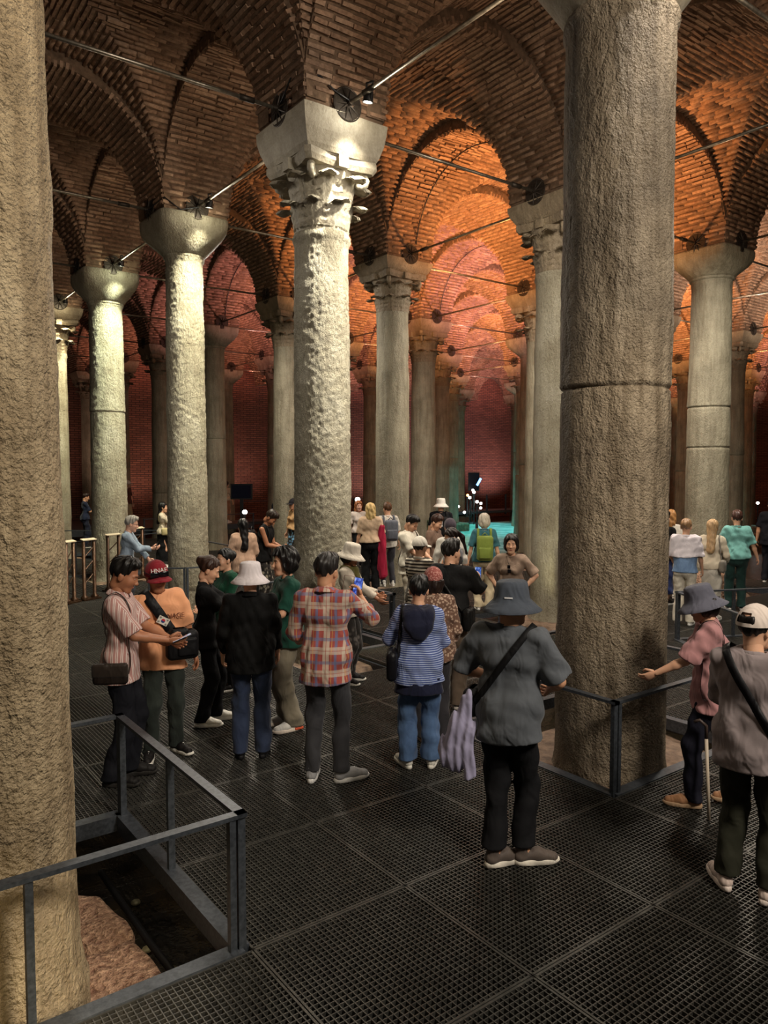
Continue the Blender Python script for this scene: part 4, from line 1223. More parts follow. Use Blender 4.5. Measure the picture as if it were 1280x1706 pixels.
def hair_mesh(h, style, seed, hat=None):
    big = {'short': 0, 'crop': -.004, 'bob': .014, 'long': .008, 'bun': 0, 'tail': 0, 'puffy': .022, 'wavy': .012}[style]
    f = Field((-.15, -.24, -.46 if style in ('long', 'tail', 'wavy') else -.19), (.15, .16, .20), h)
    f.ell((0, -.014, .046), (.084 + big, .105 + big, .098 + big * .7), .01)
    if style == 'short': f.ell((.01, .03, .105), (.06, .06, .04), .03)
    if style in ('bob', 'puffy'): f.ell((0, -.03, -.03), (.092 + big * .6, .085 + big * .6, .085), .04)
    if style == 'wavy': f.ell((0, -.05, -.08), (.098, .075, .15), .04)
    yb = np.array([-.2, -.07, -.02, .01, .045, .075, .12])
    zb = {'short': [-.085, -.075, -.035, -.02, .045, .083, .09], 'crop': [-.08, -.07, -.03, .0, .05, .085, .09], 'bob': [-.11, -.105, -.10, -.095, -.03, .076, .08], 'puffy': [-.105, -.10, -.095, -.08, -.01, .072, .08],
          'long': [-.12, -.12, -.12, -.11, -.02, .078, .085], 'wavy': [-.22, -.22, -.20, -.14, .0, .078, .085], 'bun': [-.085, -.07, -.02, .0, .045, .082, .09], 'tail': [-.085, -.07, -.02, .0, .04, .08, .09]}[style]
    f.keep(lambda x, y, z: (np.interp(y, yb, zb) + 0 * x - z) * .7)
    if style == 'long': f.cone((0, -.062, -.03), (0, -.128, -.36), .080, .066, .04, ys=1.5)
    if style == 'bun':
        f.ell((0, -.115, .06), (.042, .040, .042), .02)
    if style == 'tail':
        f.cone((0, -.11, .03), (0, -.155, -.06), .030, .034, .02); f.cone((0, -.155, -.06), (0, -.13, -.30), .034, .014, .02)
    if hat: f.keep(lambda x, y, z: np.maximum(z - (.085 if hat == 'capback' else .030), np.sqrt((x / .094) ** 2 + ((y + .008) / .113) ** 2) * .09 - .09 if hat in ('cap', 'capback') else z - 9 + 0 * x))
    r = np.random.default_rng(seed); ph = r.random(3) * 6
    x, y, z = f.pts((slice(None),) * 3); a = np.arctan2(x, -y + .02)
    am = .006 if style in ('puffy', 'wavy') else .0035
    f.D = f.D + (am * np.sin(a * 11 + z * 24 + ph[0]) + am * .6 * np.sin(a * 23 - z * 38 + ph[1]) + am * .6 * np.sin(z * 60 + a * 5 + ph[2])).astype(np.float32)
    return f.net()

def bucket_hat(M, mat, parent, down=.0, name='bucket_hat', brim=.066):
    b = MB()
    pr = [(.001, .152), (.045, .151), (.074, .146), (.086, .136), (.091, .11), (.098, .058), (.103, .036), (.118, .022), (.103 + brim * .6, -.004 - down), (.103 + brim, -.028 - down), (.101 + brim, -.031 - down), (.103 + brim * .6, -.010 - down), (.116, .014), (.098, .03)]
    b.lathe(pr, 36, M, 1.0, 1.12)
    o = b.obj(name, mat, parent, True); return o
def cap_hat(M, mat, parent, brim_mat=None, back=False):
    b = MB(); n = 32; L = 9
    V = []; idx = {}
    for l in range(L + 1):
        ph = PI / 2 * l / L
        for k in range(n):
            a = 2 * PI * k / n
            p = Vector((.099 * math.cos(ph) * math.cos(a), -.006 + .118 * math.cos(ph) * math.sin(a), .026 + .122 * math.sin(ph)))
            V.append(tuple(M @ p))
    Fc = []
    for l in range(L):
        for k in range(n):
            am = 360 * (k + .5) / n
            if back and 0 < l < 4 and abs(am - 270) < 46 - l * 7: continue
            Fc.append((l*n + k, l*n + (k+1) % n, (l+1)*n + (k+1) % n, (l+1)*n + k))
    b.add(V, Fc)
    o = b.obj('cap', mat, parent, True)
    br = MB(); nu, nv = 15, 5; V = []
    for th in (0, .006):
        for i in range(nu):
            a = PI / 2 + (i / (nu - 1) - .5) * 2 * 1.05
            for j in range(nv):
                s = j / (nv - 1); e = math.cos((i / (nu - 1) - .5) * PI) ** .5 if 0 < i < nu - 1 else 0
                r = .092 + .085 * s * max(e, .02)
                V.append(tuple(M @ Vector((r * math.cos(a), -.004 + r * 1.13 * math.sin(a), .030 - .020 * s - .018 * abs(math.cos(a)) * (1) + th))))
    q = nu * nv; Fc = []
    for i in range(nu - 1):
        for j in range(nv - 1):
            t_ = (i*nv + j, i*nv + j + 1, (i+1)*nv + j + 1, (i+1)*nv + j); Fc.append(t_); Fc.append(tuple(v + q for v in t_[::-1]))
    for i in range(nu - 1): Fc.append((i*nv + nv - 1, (i+1)*nv + nv - 1, (i+1)*nv + nv - 1 + q, i*nv + nv - 1 + q)[::-1])
    br.add(V, Fc); br.obj('brim', brim_mat or mat, o, True)
    MB().lathe([(.001, .150), (.008, .149), (.009, .145)], 10, M).obj('button', mat, o, True)
    return o

def text_obj(txt, size, mat, parent, M, depth=.001, name='lettering'):
    c = bpy.data.curves.new(name, 'FONT'); c.body = txt; c.size = size; c.align_x = 'CENTER'; c.align_y = 'CENTER'; c.extrude = depth
    c.materials.append(mat); tmp = bpy.data.objects.new('tmp', c); COL.objects.link(tmp); me = bpy.data.meshes.new_from_object(tmp.evaluated_get(bpy.context.evaluated_depsgraph_get())); bpy.data.objects.remove(tmp); o = link(name, me, parent); o.matrix_local = M; return o

PEOPLE = {}
def person(key, pos, H, fa, label, top, bottom, shoes=((226, 222, 214), (236, 234, 228)), hair=('short', (22, 18, 16)), tone='mid', fem=False, girth=1.0,
           rh=None, lh=None, lean=0, roll=0, hp=0, hy=0, hr=0, feet=None, res=.013, hres=None, hat=None, curl=(.45, .45), rhint=None, lhint=None, palms=(None, None), group=None, face=True, twist=0):
    """top = dict(c, sleeve, hem, pat, neck, loose); bottom = dict(c, w, hem, pat, kind)"""
    S = H / 1.75; res *= .82
    view = math.atan2(pos[1], pos[0]); yaw = view - PI + math.radians(fa) - PI / 2
    lean, roll = math.radians(lean), math.radians(roll)
    RT = rotm('X', -lean) @ rotm('Y', roll); piv = np.array([0, 0, 1.0])
    T = lambda *p: tuple(piv + RT @ (np.array(p) - piv))
    sw = .165 if fem else .182; g = girth
    hips = {1: (.088, 0, .92), -1: (-.088, 0, .92)}
    ft = feet or ((.10, .0, 8), (-.10, .0, -8))
    legs = {}
    for s, (fx, fy, fr) in ((1, ft[0]), (-1, ft[1])):
        ank = (fx, fy - .05, .085); kn, ank = ik(hips[s], ank, .435, .425, (0.05 * s, 1, 0)); legs[s] = (hips[s], kn, ank)
    arms = {}
    for s, tg, hint in ((1, rh, rhint), (-1, lh, lhint)):
        Sh = np.array(T(s * sw, -.012, 1.425)); tg = tg if tg is not None else (s * (.27 + .02 * g), .05, .86)
        E, Wt = ik(Sh, tg, .285, .25, hint or (s * .45, -.75, -.5)); arms[s] = (Sh, E, Wt)
    nb = T(0, -.015, 1.47); hc = np.array(T(0, .018, 1.630)); hc = hc + np.array([0, .05 * math.sin(math.radians(hp)), -.012 * math.sin(math.radians(abs(hp)))])
    RH = rotm('Z', math.radians(hy)) @ rotm('X', -math.radians(hp)) @ rotm('Y', math.radians(hr)) @ (RT if abs(lean) < .3 else np.eye(3))
    RH = RH * 1.05
    HM4 = Matrix.Identity(4)
    for a_ in range(3):
        for b_ in range(3): HM4[a_][b_] = float(RH[a_, b_])
        HM4[a_][3] = float(hc[a_])
    def grid(pad_arms=True, lo=-.02, hi=1.56):
        P = [np.array(T(0, .2, 1.3)), np.array(T(0, -.2, 1.3)), np.array(T(.27 * g, 0, 1.2)), np.array(T(-.27 * g, 0, 1.2)), np.array((.2, .0, 1)), np.array((-.2, 0, 1))]
        if pad_arms:
            for s in (1, -1): P += [p + d for p in arms[s] for d in (.07, -.07)]
        P = np.array(P); a = P.min(0) - .02; b = P.max(0) + .02; a[2] = lo; b[2] = max(hi, b[2]); return a, b
    def torso(f, e, k=.05, hem=None):
        ys = 1.32
        f.cone(T(-.055, .0, 1.33), T(.055, .0, 1.33), (.118 if fem else .130) * g ** .5 + e, (.118 if fem else .130) * g ** .5 + e, k, ys)
        f.cone(T(-.045, .008, 1.13), T(.045, .008, 1.13), (.104 if fem else .118) * g + e, (.104 if fem else .118) * g + e, k, ys if g < 1.12 else 1.15)
        f.cone((-.065, -.005, .96), (.065, -.005, .96), (.112 if fem else .104) * g + e, (.112 if fem else .104) * g + e, k, ys * .92)
        f.cone(T(-sw + .05, -.015, 1.425), T(sw - .05, -.015, 1.425), .055 + e, .055 + e, .05, 1.1)
        f.cone(T(0, -.02, 1.42), T(0, -.012, 1.50), .062 + e * .3, .052 + e * .3, .04)
        if fem:
            for s in (1, -1): f.ell(T(s * .062, .078, 1.285), (.055 + e, .045 + e, .055 + e), .04)
        if hem is not None: f.cone((-.06, -.006, .99), (.0 + .06, -.006, hem), .118 * g + e, .122 * g + e + .005, .06, ys * .81); f.cone((.06, -.006, .99), (-.06, -.006, hem), .118 * g + e, .122 * g + e + .005, .06, ys * .81)
    # ---- body: trunk, arms, legs in one skin, with head and hands joined on
    a, b = grid(); f = Field(a, b, max(res, .009))
    torso(f, -.020)
    for s in (1, -1):
        Sh, E, Wt = arms[s]; am = (1 if not fem else .9) * (g ** .4)
        f.cone(Sh, E, .046 * am, .037 * am, .03); f.cone(E, Sh + (E - Sh) * .45, .038 * am, .044 * am, .01); f.cone(E, E + (Wt - E) * .35, .038 * am, .040 * am, .012); f.cone(E + (Wt - E) * .3, Wt, .039 * am, .025 * am, .012)
        h_, kn, ank = legs[s]; f.cone(h_, kn, .070, .046, .03); f.cone(kn, ank, .046, .034, .02); f.cone(ank, (ank[0] + math.sin(math.radians(ft[0 if s == 1 else 1][2])) * .08, ank[1] + math.cos(math.radians(ft[0 if s == 1 else 1][2])) * .08, .055), .028, .022, .02)
    jb = hc + RH @ np.array((0, -.022, -.045)); f.cone(T(0, -.022, 1.43), jb, .060 if not fem else .054, .051 if not fem else .046, .02)
    V, Q = f.net(); Vs = [V]; Fs = [Q]; nV = len(V)
    hr_ = hres or (.0068 if res < .0125 else .0095)
    hv, hq = get_head(hr_, fem); Vs.append(hv @ RH.T + hc); Fs.append(hq + nV); nV += len(hv)
    HV = []
    for s, cu, pm in ((1, curl[0], palms[0]), (-1, curl[1], palms[1])):
        Sh, E, Wt = arms[s]; d = Wt - E; d = d / np.linalg.norm(d)
        p_ = pm if pm is not None else (np.array([-s, .15, 0]) if d[2] < -.6 else np.array([-s * .55, 0, .25]))
        hv, hf = hand_mesh(Wt, d, p_, s, cu, .95 if fem else 1.05); HV.append((hv, hf, nV)); nV += len(hv)
    allV = np.concatenate(Vs + [np.array(h[0]) for h in HV])
    faces = [tuple(q) for q in np.concatenate(Fs)] + [tuple(i + h[2] for i in q) for h in HV for q in h[1]]
    me = mesh_from('body', allV, faces, skin(tone), True)
    root = link('person', me, None, (pos[0], pos[1], pos[2] if len(pos) > 2 else 0), (0, 0, yaw), (S, S, S)); tag(root, label, 'person', group)
    # ---- shirt
    e = .011 + top.get('loose', .006) * .75; sl = top.get('sleeve', .8); hem = top.get('hem', .84)
    a, b = grid(lo=hem - .06); f = Field(a, b, res)
    torso(f, e, hem=hem)
    for s in (1, -1):
        Sh, E, Wt = arms[s]; rs = .050 + e * .7 + top.get('wide', 0) * .55; u = (E - Sh) / np.linalg.norm(E - Sh); am = (1 if not fem else .93) * (g ** .4)
        if sl <= 1:
            if sl > 0: c = Sh + (E - Sh) * sl; f.cone(Sh, Sh + (E - Sh) * (sl + .12), rs * am, (rs + .004) * am, .035, cut=(c, u))
        else:
            v = (Wt - E) / np.linalg.norm(Wt - E); c = E + (Wt - E) * (sl - 1)
            f.cone(Sh, E, rs * am, (.044 + e * .7) * am, .035); f.cone(E, Wt + v * .05, (.044 + e * .7) * am, (.034 + e * .6 + top.get('cuff', 0)) * am, .02, cut=(c, v))
    f.wrinkle(top.get('fold', .008) * 1.5, sum(map(ord, key)))
    hz = hem
    f.keep(lambda x, y, z: hz + .012 * np.sin(x * 9 + y * 7) - z)
    nbv = np.array(nb); dn = np.array(T(0, .03, 1.6)) - nbv
    f.cone(nbv + dn * .12, nbv + dn * 1.2, .064, .080, .008, sub=True)
    if top.get('vneck'): f.cone(T(0, .10, 1.47), T(0, .135, 1.36), .05, .006, .01, sub=True)
    V, Q = f.net()
    sh = link(top.get('name', 'shirt'), mesh_from('shirt', V, Q, cloth(top['c'], .85, top.get('pat')), True), root)
    M = Matrix.Translation(T(0, -.006, 1.476)) @ Matrix.Rotation(-.30 - lean, 4, 'X')
    MB().lathe([(.060, .012), (.066, .018), (.073, .010), (.076, -.006), (.070, -.016)], 26, M, 1.06, 1.0).obj('neckband', cloth(top['c'], .85), sh, True)
    # ---- trousers or skirt
    w_ = bottom.get('w', 1.0); hb = bottom.get('hem', .055); bc = bottom['c']
    lo_ = (-.34, -.42, hb - .05); xs_ = [p[0] for s in (1, -1) for p in legs[s]]; ys_ = [p[1] for s in (1, -1) for p in legs[s]]
    f = Field((min(xs_) - .2, min(min(ys_) - .22, -.2), hb - .05), (max(xs_) + .2, max(max(ys_) + .2, .2), 1.10), res)
    if bottom.get('kind') == 'skirt':
        f.cone((-.06, -.005, .98), (.06, -.005, .98), .125 * g, .125 * g, .04, 1.2)
        f.cone((0, 0, .95), (np.mean(xs_[2::3]), np.mean(ys_[2::3]) + .03, hb), .16 * g, .16 * g * w_, .05, 1.15)
    else:
        f.cone((-.062, -.006, .965), (.062, -.006, .965), (.122 if fem else .114) * g, (.122 if fem else .114) * g, .04, 1.22)
        f.cone((-.05, -.03, .90), (.05, -.03, .90), .105 * g, .105 * g, .04, 1.1)
        for s in (1, -1):
            h_, kn, ank = legs[s]; gg = g ** .5
            f.cone(h_, kn, .094 * gg, (.068 + .012 * (w_ - 1) * 3) * gg, .028); f.cone(kn, (ank[0], ank[1], min(ank[2], hb) - .03), (.069 + .012 * (w_ - 1) * 3) * gg, .060 * gg * w_, .02)
    f.wrinkle(bottom.get('fold', .008) * 1.4, sum(map(ord, key)) + 5, 7, 5)
    f.keep(lambda x, y, z: np.maximum(hb - z, z - 1.05))
    V, Q = f.net(); link('skirt' if bottom.get('kind') == 'skirt' else 'trousers', mesh_from('trousers', V, Q, cloth(bc, .85, bottom.get('pat')), True), root)
    # ---- shoes
    for s, (fx, fy, fr) in ((1, ft[0]), (-1, ft[1])):
        ank = legs[s][2]
        q_ = -math.radians(fr); o = link('shoe', shoe_me('u', shoes[0]), root, (ank[0] - math.sin(q_) * .078, ank[1] + math.cos(q_) * .078, max(0.0, ank[2] - .085)), (0, 0, q_))
        link('sole', shoe_me('s', shoes[1]), o)
        if res < .0125: link('laces', shoe_me('l', shoes[2] if len(shoes) > 2 else shoes[1]), o)
    # ---- head things
    if hair:
        V, Q = hair_mesh(hr_ * 1.15, hair[0], sum(map(ord, key)), hat[0] if hat else None)
        if len(V): link('hair', mesh_from('hair', V @ RH.T + hc, Q, hairmat(hair[1]), True), root)
    if face:
        for s in (1, -1):
            M = HM4 @ Matrix.Translation((s * .0295, .0815, .0045))
            MB().lathe([(.0005, -.0075), (.008, -.0055), (.0125, 0), (.008, .0055), (.0005, .0075)], 10, M, 1, .8).obj('eye', plain('eye_white', srgb(225, 218, 210), .3), root, True)
            MB().lathe([(.0005, -.0055), (.0042, -.0035), (.0056, 0), (.0042, .0035), (.0005, .0055)], 10, M @ Matrix.Translation((0, .007, 0)), 1, .7).obj('iris', plain('eye_dark', srgb(28, 18, 14), .2), root, True)
            MB().tube([tuple(HM4 @ Vector((s * x, y, z))) for x, y, z in ((.013, .0985, .0225), (.030, .0935, .027), (.046, .081, .0225))], [.003, .0036, .0015], 5).obj('eyebrow', hairmat((30, 24, 20)), root)
        MB().tube([tuple(HM4 @ Vector(p)) for p in ((-.021, .0835, -.064), (-.009, .0915, -.0655), (.009, .0915, -.0655), (.021, .0835, -.064))], [.0025, .0058, .0058, .0025], 6).obj('mouth', plain('lip', srgb(160, 88, 80), .5), root, True)
    if hat:
        k, c = hat[0], hat[1]; M = HM4 @ Matrix.Rotation(hat[2] if len(hat) > 2 else 0, 4, 'X')
        if k == 'bucket': o = bucket_hat(M, cloth(c, .8, hat[3] if len(hat) > 3 else None), root)
        elif k == 'cap': o = cap_hat(M, cloth(c), root)
        elif k == 'capback': o = cap_hat(M, cloth(c), root, None, True)
        elif k == 'beanie':
            f = Field((-.13, -.14, -.03), (.13, .14, .19), .012); f.ell((0, -.012, .05), (.092, .110, .105), .01); f.keep(lambda x, y, z: -.012 + .45 * y - z); V, Q = f.net()
            o = link('head_scarf', mesh_from('hat', V @ RH.T + hc, Q, cloth(c, .85, hat[3] if len(hat) > 3 else None), True), root)
        PEOPLE.setdefault(key, {})['hat'] = (o, M)
    # a coarse trunk for laying straps on
    f = Field((-.4, -.35, .72), (.4, .35, 1.56), .03); torso(f, e + .004, hem=.78)
    for s in (1, -1): f.cone(arms[s][0], arms[s][0] + (arms[s][1] - arms[s][0]) * .25, .056, .05, .03)
    V, Q = f.net(); bvh = BVHTree.FromPolygons([tuple(v) for v in V], [tuple(q) for q in Q])
    d = PEOPLE.setdefault(key, {}); d.update(root=root, S=S, yaw=yaw, HM=HM4, T=T, bvh=bvh, arms=arms, RH=RH, hc=hc, M=Matrix.Translation(root.location) @ Matrix.Rotation(yaw, 4, 'Z') @ Matrix.Scale(S, 4))
    return d

def local_thing(name, P, label, cat, group=None, loc=(0, 0, 0)):
    """a top-level thing that the person carries: its own Empty, set out in the wearer's frame"""
    o = empty(name); o.matrix_world = P['M'] @ Matrix.Translation(loc); tag(o, label, cat, group); return o
def strap_loop(P, S_, Hp, wd=.035, off=.010, arc=(0, 2 * PI), n=56, th=.004):
    """ribbon laid round the trunk through a shoulder point and a hip point"""
    S_, Hp = Vector(S_), Vector(Hp); c = (S_ + Hp) / 2; u = (S_ - Hp).normalized(); y = Vector((0, 1, 0)); nrm = u.cross(y).normalized(); y = nrm.cross(u)
    pts = []
    for k in range(n + 1):
        t = arc[0] + (arc[1] - arc[0]) * k / n; d = u * math.cos(t) + y * math.sin(t)
        hit = P['bvh'].ray_cast(c + d * .8, -d, .8)
        r = (hit[0] - c).length if hit[0] else .1
        pts.append((d, max(r, .06)))
    rr = [p[1] for p in pts]
    for _ in range(2): rr = [rr[0]] + [(rr[k - 1] + 2 * rr[k] + rr[k + 1]) / 4 for k in range(1, len(rr) - 1)] + [rr[-1]]
    V = []; Fc = []
    for k, (d, _) in enumerate(pts):
        p = c + d * (rr[k] + off)
        for sd, o2 in ((-1, 0), (1, 0), (1, th), (-1, th)): V.append(tuple(p + nrm * (sd * wd / 2) + d * o2))
    for k in range(n):
        for q in range(4): Fc.append((k*4 + q, k*4 + (q+1) % 4, (k+1)*4 + (q+1) % 4, (k+1)*4 + q))
    Fc.append((3, 2, 1, 0)); Fc.append((n*4, n*4+1, n*4+2, n*4+3))
    m = MB(); m.V, m.F = V, Fc; return m
def phone(P, hand, label, scr=None, tilt=None, up=(0, 0, 1), face=None):
    """a phone in the hand: casing, lit screen"""
    Sh, E, Wt = P['arms'][hand]; d = (Wt - E) / np.linalg.norm(Wt - E)
    c = Vector(Wt) + Vector(d) * .09; upv = Vector(up).normalized(); fc = Vector(face if face is not None else (0, -1, .3)).normalized(); x = upv.cross(fc).normalized(); fc = x.cross(upv)
    R = Matrix((x, upv, fc)).transposed().to_4x4()
    o = empty('phone'); o.matrix_world = P['M'] @ Matrix.Translation(c + fc * .012) @ R; tag(o, label, 'phone')
    MB().rbox((0, .03, 0), (.038, .078, .0045), .004, None, 1).obj('casing', plain('phone_case', srgb(24, 24, 28), .3), o, True)
    if scr:
        m, t, b = nt('phone_screen'); v = coords(t, (14, 14, 14)); n = noise(t, v, 2.2, 2, .5)
        col = ramp(t, n, [(.35, srgb(20, 40, 120)), (.55, srgb(*scr)), (.72, srgb(225, 235, 250))]); t.links.new(col, b.inputs['Emission Color']); b.inputs['Emission Strength'].default_value = .9; b.inputs['Base Color'].default_value = (0, 0, 0, 1)
        MB().box((-.034, -.043, .0048), (.034, .103, .0056)).obj('screen', m, o)
    return o
def bag_body(o, c, h, r, mat, name='pouch', M=None): return MB().rbox(c, h, r, M).obj(name, mat, o, True)

BLK, DRK = (16, 16, 18), (30, 30, 33)
WHT = ((228, 224, 216), (238, 236, 230))
BLKSH = ((30, 27, 27), (226, 222, 214), (230, 228, 220))
def band(P, key_torso, z0, z1, c, e, name, pat=None, g=1.0, fem=True):
    """a strip of cloth round the trunk between two heights"""
    f = Field((-.36, -.34, z0 - .05), (.36, .34, z1 + .05), .014); ys = 1.2
    f.cone((-.06, -.003, z1 + .1), (.06, -.003, z0 - .1), .118 * g + e, .128 * g + e, .05, ys); f.cone((.06, -.003, z1 + .1), (-.06, -.003, z0 - .1), .118 * g + e, .128 * g + e, .05, ys)
    f.wrinkle(.010, 3, 4, 8); f.keep(lambda x, y, z: np.maximum(z0 - z, z - z1)); V, Q = f.net()
    return link(name, mesh_from(name, V, Q, cloth(c, .85, pat), True), P['root'])
def blob(P, name, c, cones=(), ells=(), h=.013, pat=None, wr=.006, parent=None):
    f = Field((-.5, -.5, .4), (.5, .5, 1.75), h)
    for q in cones: f.cone(*q[:4], .07 if name == 'hood' else .03, *(q[4:]))
    for q in ells: f.ell(q[0], q[1], .02)
    if wr: f.wrinkle(wr, len(name) + len(cones), 8, 7)
    V, Q = f.net(); return link(name, mesh_from(name, V, Q, cloth(c, .85, pat), True), parent or P['root'])
def collar(P, c, pat=None):
    T = P['T']; b = T(0, -.012, 1.47); M = Matrix.Translation(b) @ Matrix.Rotation(-.25, 4, 'X')
    MB().lathe([(.064, .0), (.062, .035), (.068, .042), (.092, .005), (.094, -.004), (.088, .002), (.066, .036)], 26, M, 1.05, 1.0, arc=(PI / 2 + .25, PI / 2 + 2 * PI - .25)).obj('collar', cloth(c, .85, pat), P['root'], True)

# --- the front group, left to right
p = person('P1', (1.87, 5.94), 1.76, 78, 'man in a pink and white striped short sleeved shirt reading beside the sandy column', dict(c=(172, 128, 122), pat='vstripe', sleeve=.92, hem=.80, wide=.012, fold=.006), dict(c=(20, 21, 28), w=1.25), ((24, 22, 22), (40, 38, 36)), ('short', (16, 13, 12)), 'tan', rh=(.10, .37, 1.13), lh=(-.06, .37, 1.10), hp=22, feet=((.10, -.03, 6), (-.10, .06, -6)), res=.0115, hres=.0065)
collar(p, (172, 128, 122), 'vstripe')
o = local_thing('crossbody_bag', p, 'dark brown flat bag on the hip of the man in the striped shirt', 'bag'); bk = cloth((34, 27, 24), .5)
bb = bag_body(o, (.185, -.04, .90), (.036, .13, .08), .03, bk); MB().rbox((.200, -.04, .93), (.028, .133, .056), .025).obj('flap', cloth((44, 36, 31), .5), o, True)
strap_loop(p, (.125, 0, 1.46), (.15, -.02, .98), .024, .012).obj('strap', bk, o, True)
o = phone(p, 1, 'pale phone held by the man in the striped shirt', (200, 205, 215), up=(-.2, .9, .35), face=(0, -.35, .9))

p = person('P2', (2.32, 6.26), 1.67, 12, 'man in a red cap and orange tee with a black sling bag on his chest', dict(c=(230, 164, 122), sleeve=.98, hem=.80, wide=.014, loose=.010, fold=.009), dict(c=(42, 48, 44), w=1.05), BLKSH, ('crop', (18, 16, 15)), 'tan', girth=1.05, rh=(.10, .30, 1.12), hp=10, hy=2, roll=4, feet=((.12, .06, 18), (-.12, -.02, -25)), res=.0115, hres=.0065, hat=('cap', (128, 28, 40), 0))
ho, hM = p['hat']
text_obj('HNAE', .050, plain('cap_letter', srgb(225, 222, 216), .6), ho, hM @ Matrix.Translation((0, .096, .084)) @ Matrix.Rotation(PI, 4, 'Z') @ Matrix.Rotation(math.radians(68), 4, 'X'), .003)
o = local_thing('sunglasses', p, 'black sunglasses resting on the brim of the red cap', 'sunglasses'); gm = plain('dark_lens', (.006, .006, .008), .1)
for s in (1, -1):
    MB().rbox((s * .038, .114, .054), (.037, .007, .023), .006, p['HM']).obj('lens', gm, o, True); MB().tube([tuple(p['HM'] @ Vector(q)) for q in ((s * .068, .108, .056), (s * .098, .02, .056), (s * .098, -.05, .05))], .0035, 5).obj('temple', gm, o)
MB().tube([tuple(p['HM'] @ Vector(q)) for q in ((-.02, .114, .056), (.02, .114, .056))], .004, 5).obj('bridge', gm, o)
o = local_thing('sling_bag', p, 'black sling bag across the orange tee, flag patch on its strap', 'bag'); bk = cloth((20, 20, 23), .55)
bb = bag_body(o, (-.13, .20, 1.04), (.14, .07, .13), .05, bk); MB().rbox((-.16, .265, 1.03), (.085, .03, .08), .025).obj('front_pocket', bk, o, True)
MB().rbox((-.10, .21, 1.15), (.08, .06, .04), .03).obj('top_flap', bk, o, True)
st = strap_loop(p, (.135, .0, 1.46), (-.16, 0, .99), .088, .012).obj('strap', bk, o, True)
q = p['bvh'].ray_cast(Vector((.015, .8, 1.25)), Vector((0, -1, 0)), 1)[0]
Mp = Matrix.Translation(q + Vector((0, .024, 0))) @ Matrix.Rotation(-.52, 4, 'Y') @ Matrix.Rotation(-.12, 4, 'X')
pt = MB().box((-.05, -.003, -.034), (.05, .003, .034), Mp).obj('flag_patch', plain('patch_white', srgb(222, 218, 208), .7), st)
MB().lathe([(.0005, .0), (.0185, .0)], 18, Mp @ Matrix.Translation((0, .0036, 0)) @ Matrix.Rotation(-PI / 2, 4, 'X'), arc=(PI, 2 * PI)).obj('patch_red', plain('patch_red', srgb(190, 40, 50), .7), st)
MB().lathe([(.0005, .0), (.0185, .0)], 18, Mp @ Matrix.Translation((0, .0036, 0)) @ Matrix.Rotation(-PI / 2, 4, 'X'), arc=(0, PI)).obj('patch_blue', plain('patch_blue', srgb(40, 60, 120), .7), st)
m = MB()
for sx_ in (1, -1):
    for sz_ in (1, -1):
        for k in range(3): m.box((-.008, .003, -.0022 + (k - 1) * .006), (.008, .0042, .0012 + (k - 1) * .006), Mp @ Matrix.Translation((sx_ * .034, 0, sz_ * .02)) @ Matrix.Rotation(sx_ * sz_ * .95, 4, 'Y'))
m.obj('patch_bars', plain('patch_black', (.01, .01, .012), .7), st)
q = p['bvh'].ray_cast(Vector((-.10, .8, 1.285)), Vector((0, -1, 0)), 1)[0]
text_obj('NAGE', .058, plain('tee_letter', srgb(112, 62, 40), .8), p['root'], Matrix.Translation(q + Vector((0, .014, 0))) @ Matrix.Rotation(PI, 4, 'Z') @ Matrix.Rotation(math.radians(78), 4, 'X'), .002)

p = person('P3', (2.96, 6.81), 1.61, 88, 'woman in black tee and black trousers with white sneakers, looking down', dict(c=BLK, sleeve=.85, hem=.82, wide=.015), dict(c=(14, 14, 18), w=1.2), WHT, ('bun', (52, 32, 24)), 'light', True, rh=(.08, .40, 1.10), lh=(-.08, .42, 1.10), hp=24, feet=((.10, -.02, 5), (-.09, .12, -8)), res=.0125, hres=.0065)
phone(p, -1, 'dark phone held by the woman in black', None, up=(0, .9, .4), face=(0, -.4, .9))
p = person('P4', (3.62, 7.76), 1.56, -62, 'woman in a dark green jacket standing behind the woman in black', dict(c=(16, 66, 46), sleeve=1.85, hem=.80, loose=.014), dict(c=(44, 44, 42), w=1.05), BLKSH, ('bun', (18, 16, 16)), 'light', True, rh=(.12, .30, 1.05), lh=(-.12, .28, 1.02), res=.014)
p = person('P5', (2.93, 5.81), 1.64, 178, 'person in a white bucket hat and black jacket seen from behind', dict(c=(10, 10, 11), sleeve=1.8, hem=.80, loose=.016, fold=.009), dict(c=(44, 54, 78), w=1.15, pat='denim'), ((20, 20, 22), (28, 28, 30)), ('short', (90, 84, 80)), 'light', girth=1.14, rh=(.24, .16, .92), lh=(-.26, .12, .92), res=.0115, hat=('bucket', (214, 206, 210), 0), face=False)
collar(p, (10, 10, 11))
p = person('P6', (3.52, 6.24), 1.70, -72, 'woman with dark bobbed hair in dark green tee and khaki trousers', dict(c=(24, 68, 56), sleeve=.9, hem=.84, wide=.012), dict(c=(128, 120, 104), w=1.35, fold=.010), ((214, 212, 206), (228, 214, 200), (236, 236, 230)), ('puffy', (20, 17, 17)), 'light', True, girth=1.08, rh=(.10, .32, 1.05), lh=(-.14, .32, 1.05), res=.0125, hres=.0065)
for so in (c for c in p['root'].children if c.name.startswith('shoe')): MB().rbox((0, -.10, .026), (.05, .045, .012), .008).obj('heel_accent', plain('orange_accent', srgb(226, 96, 60), .6), so, True)
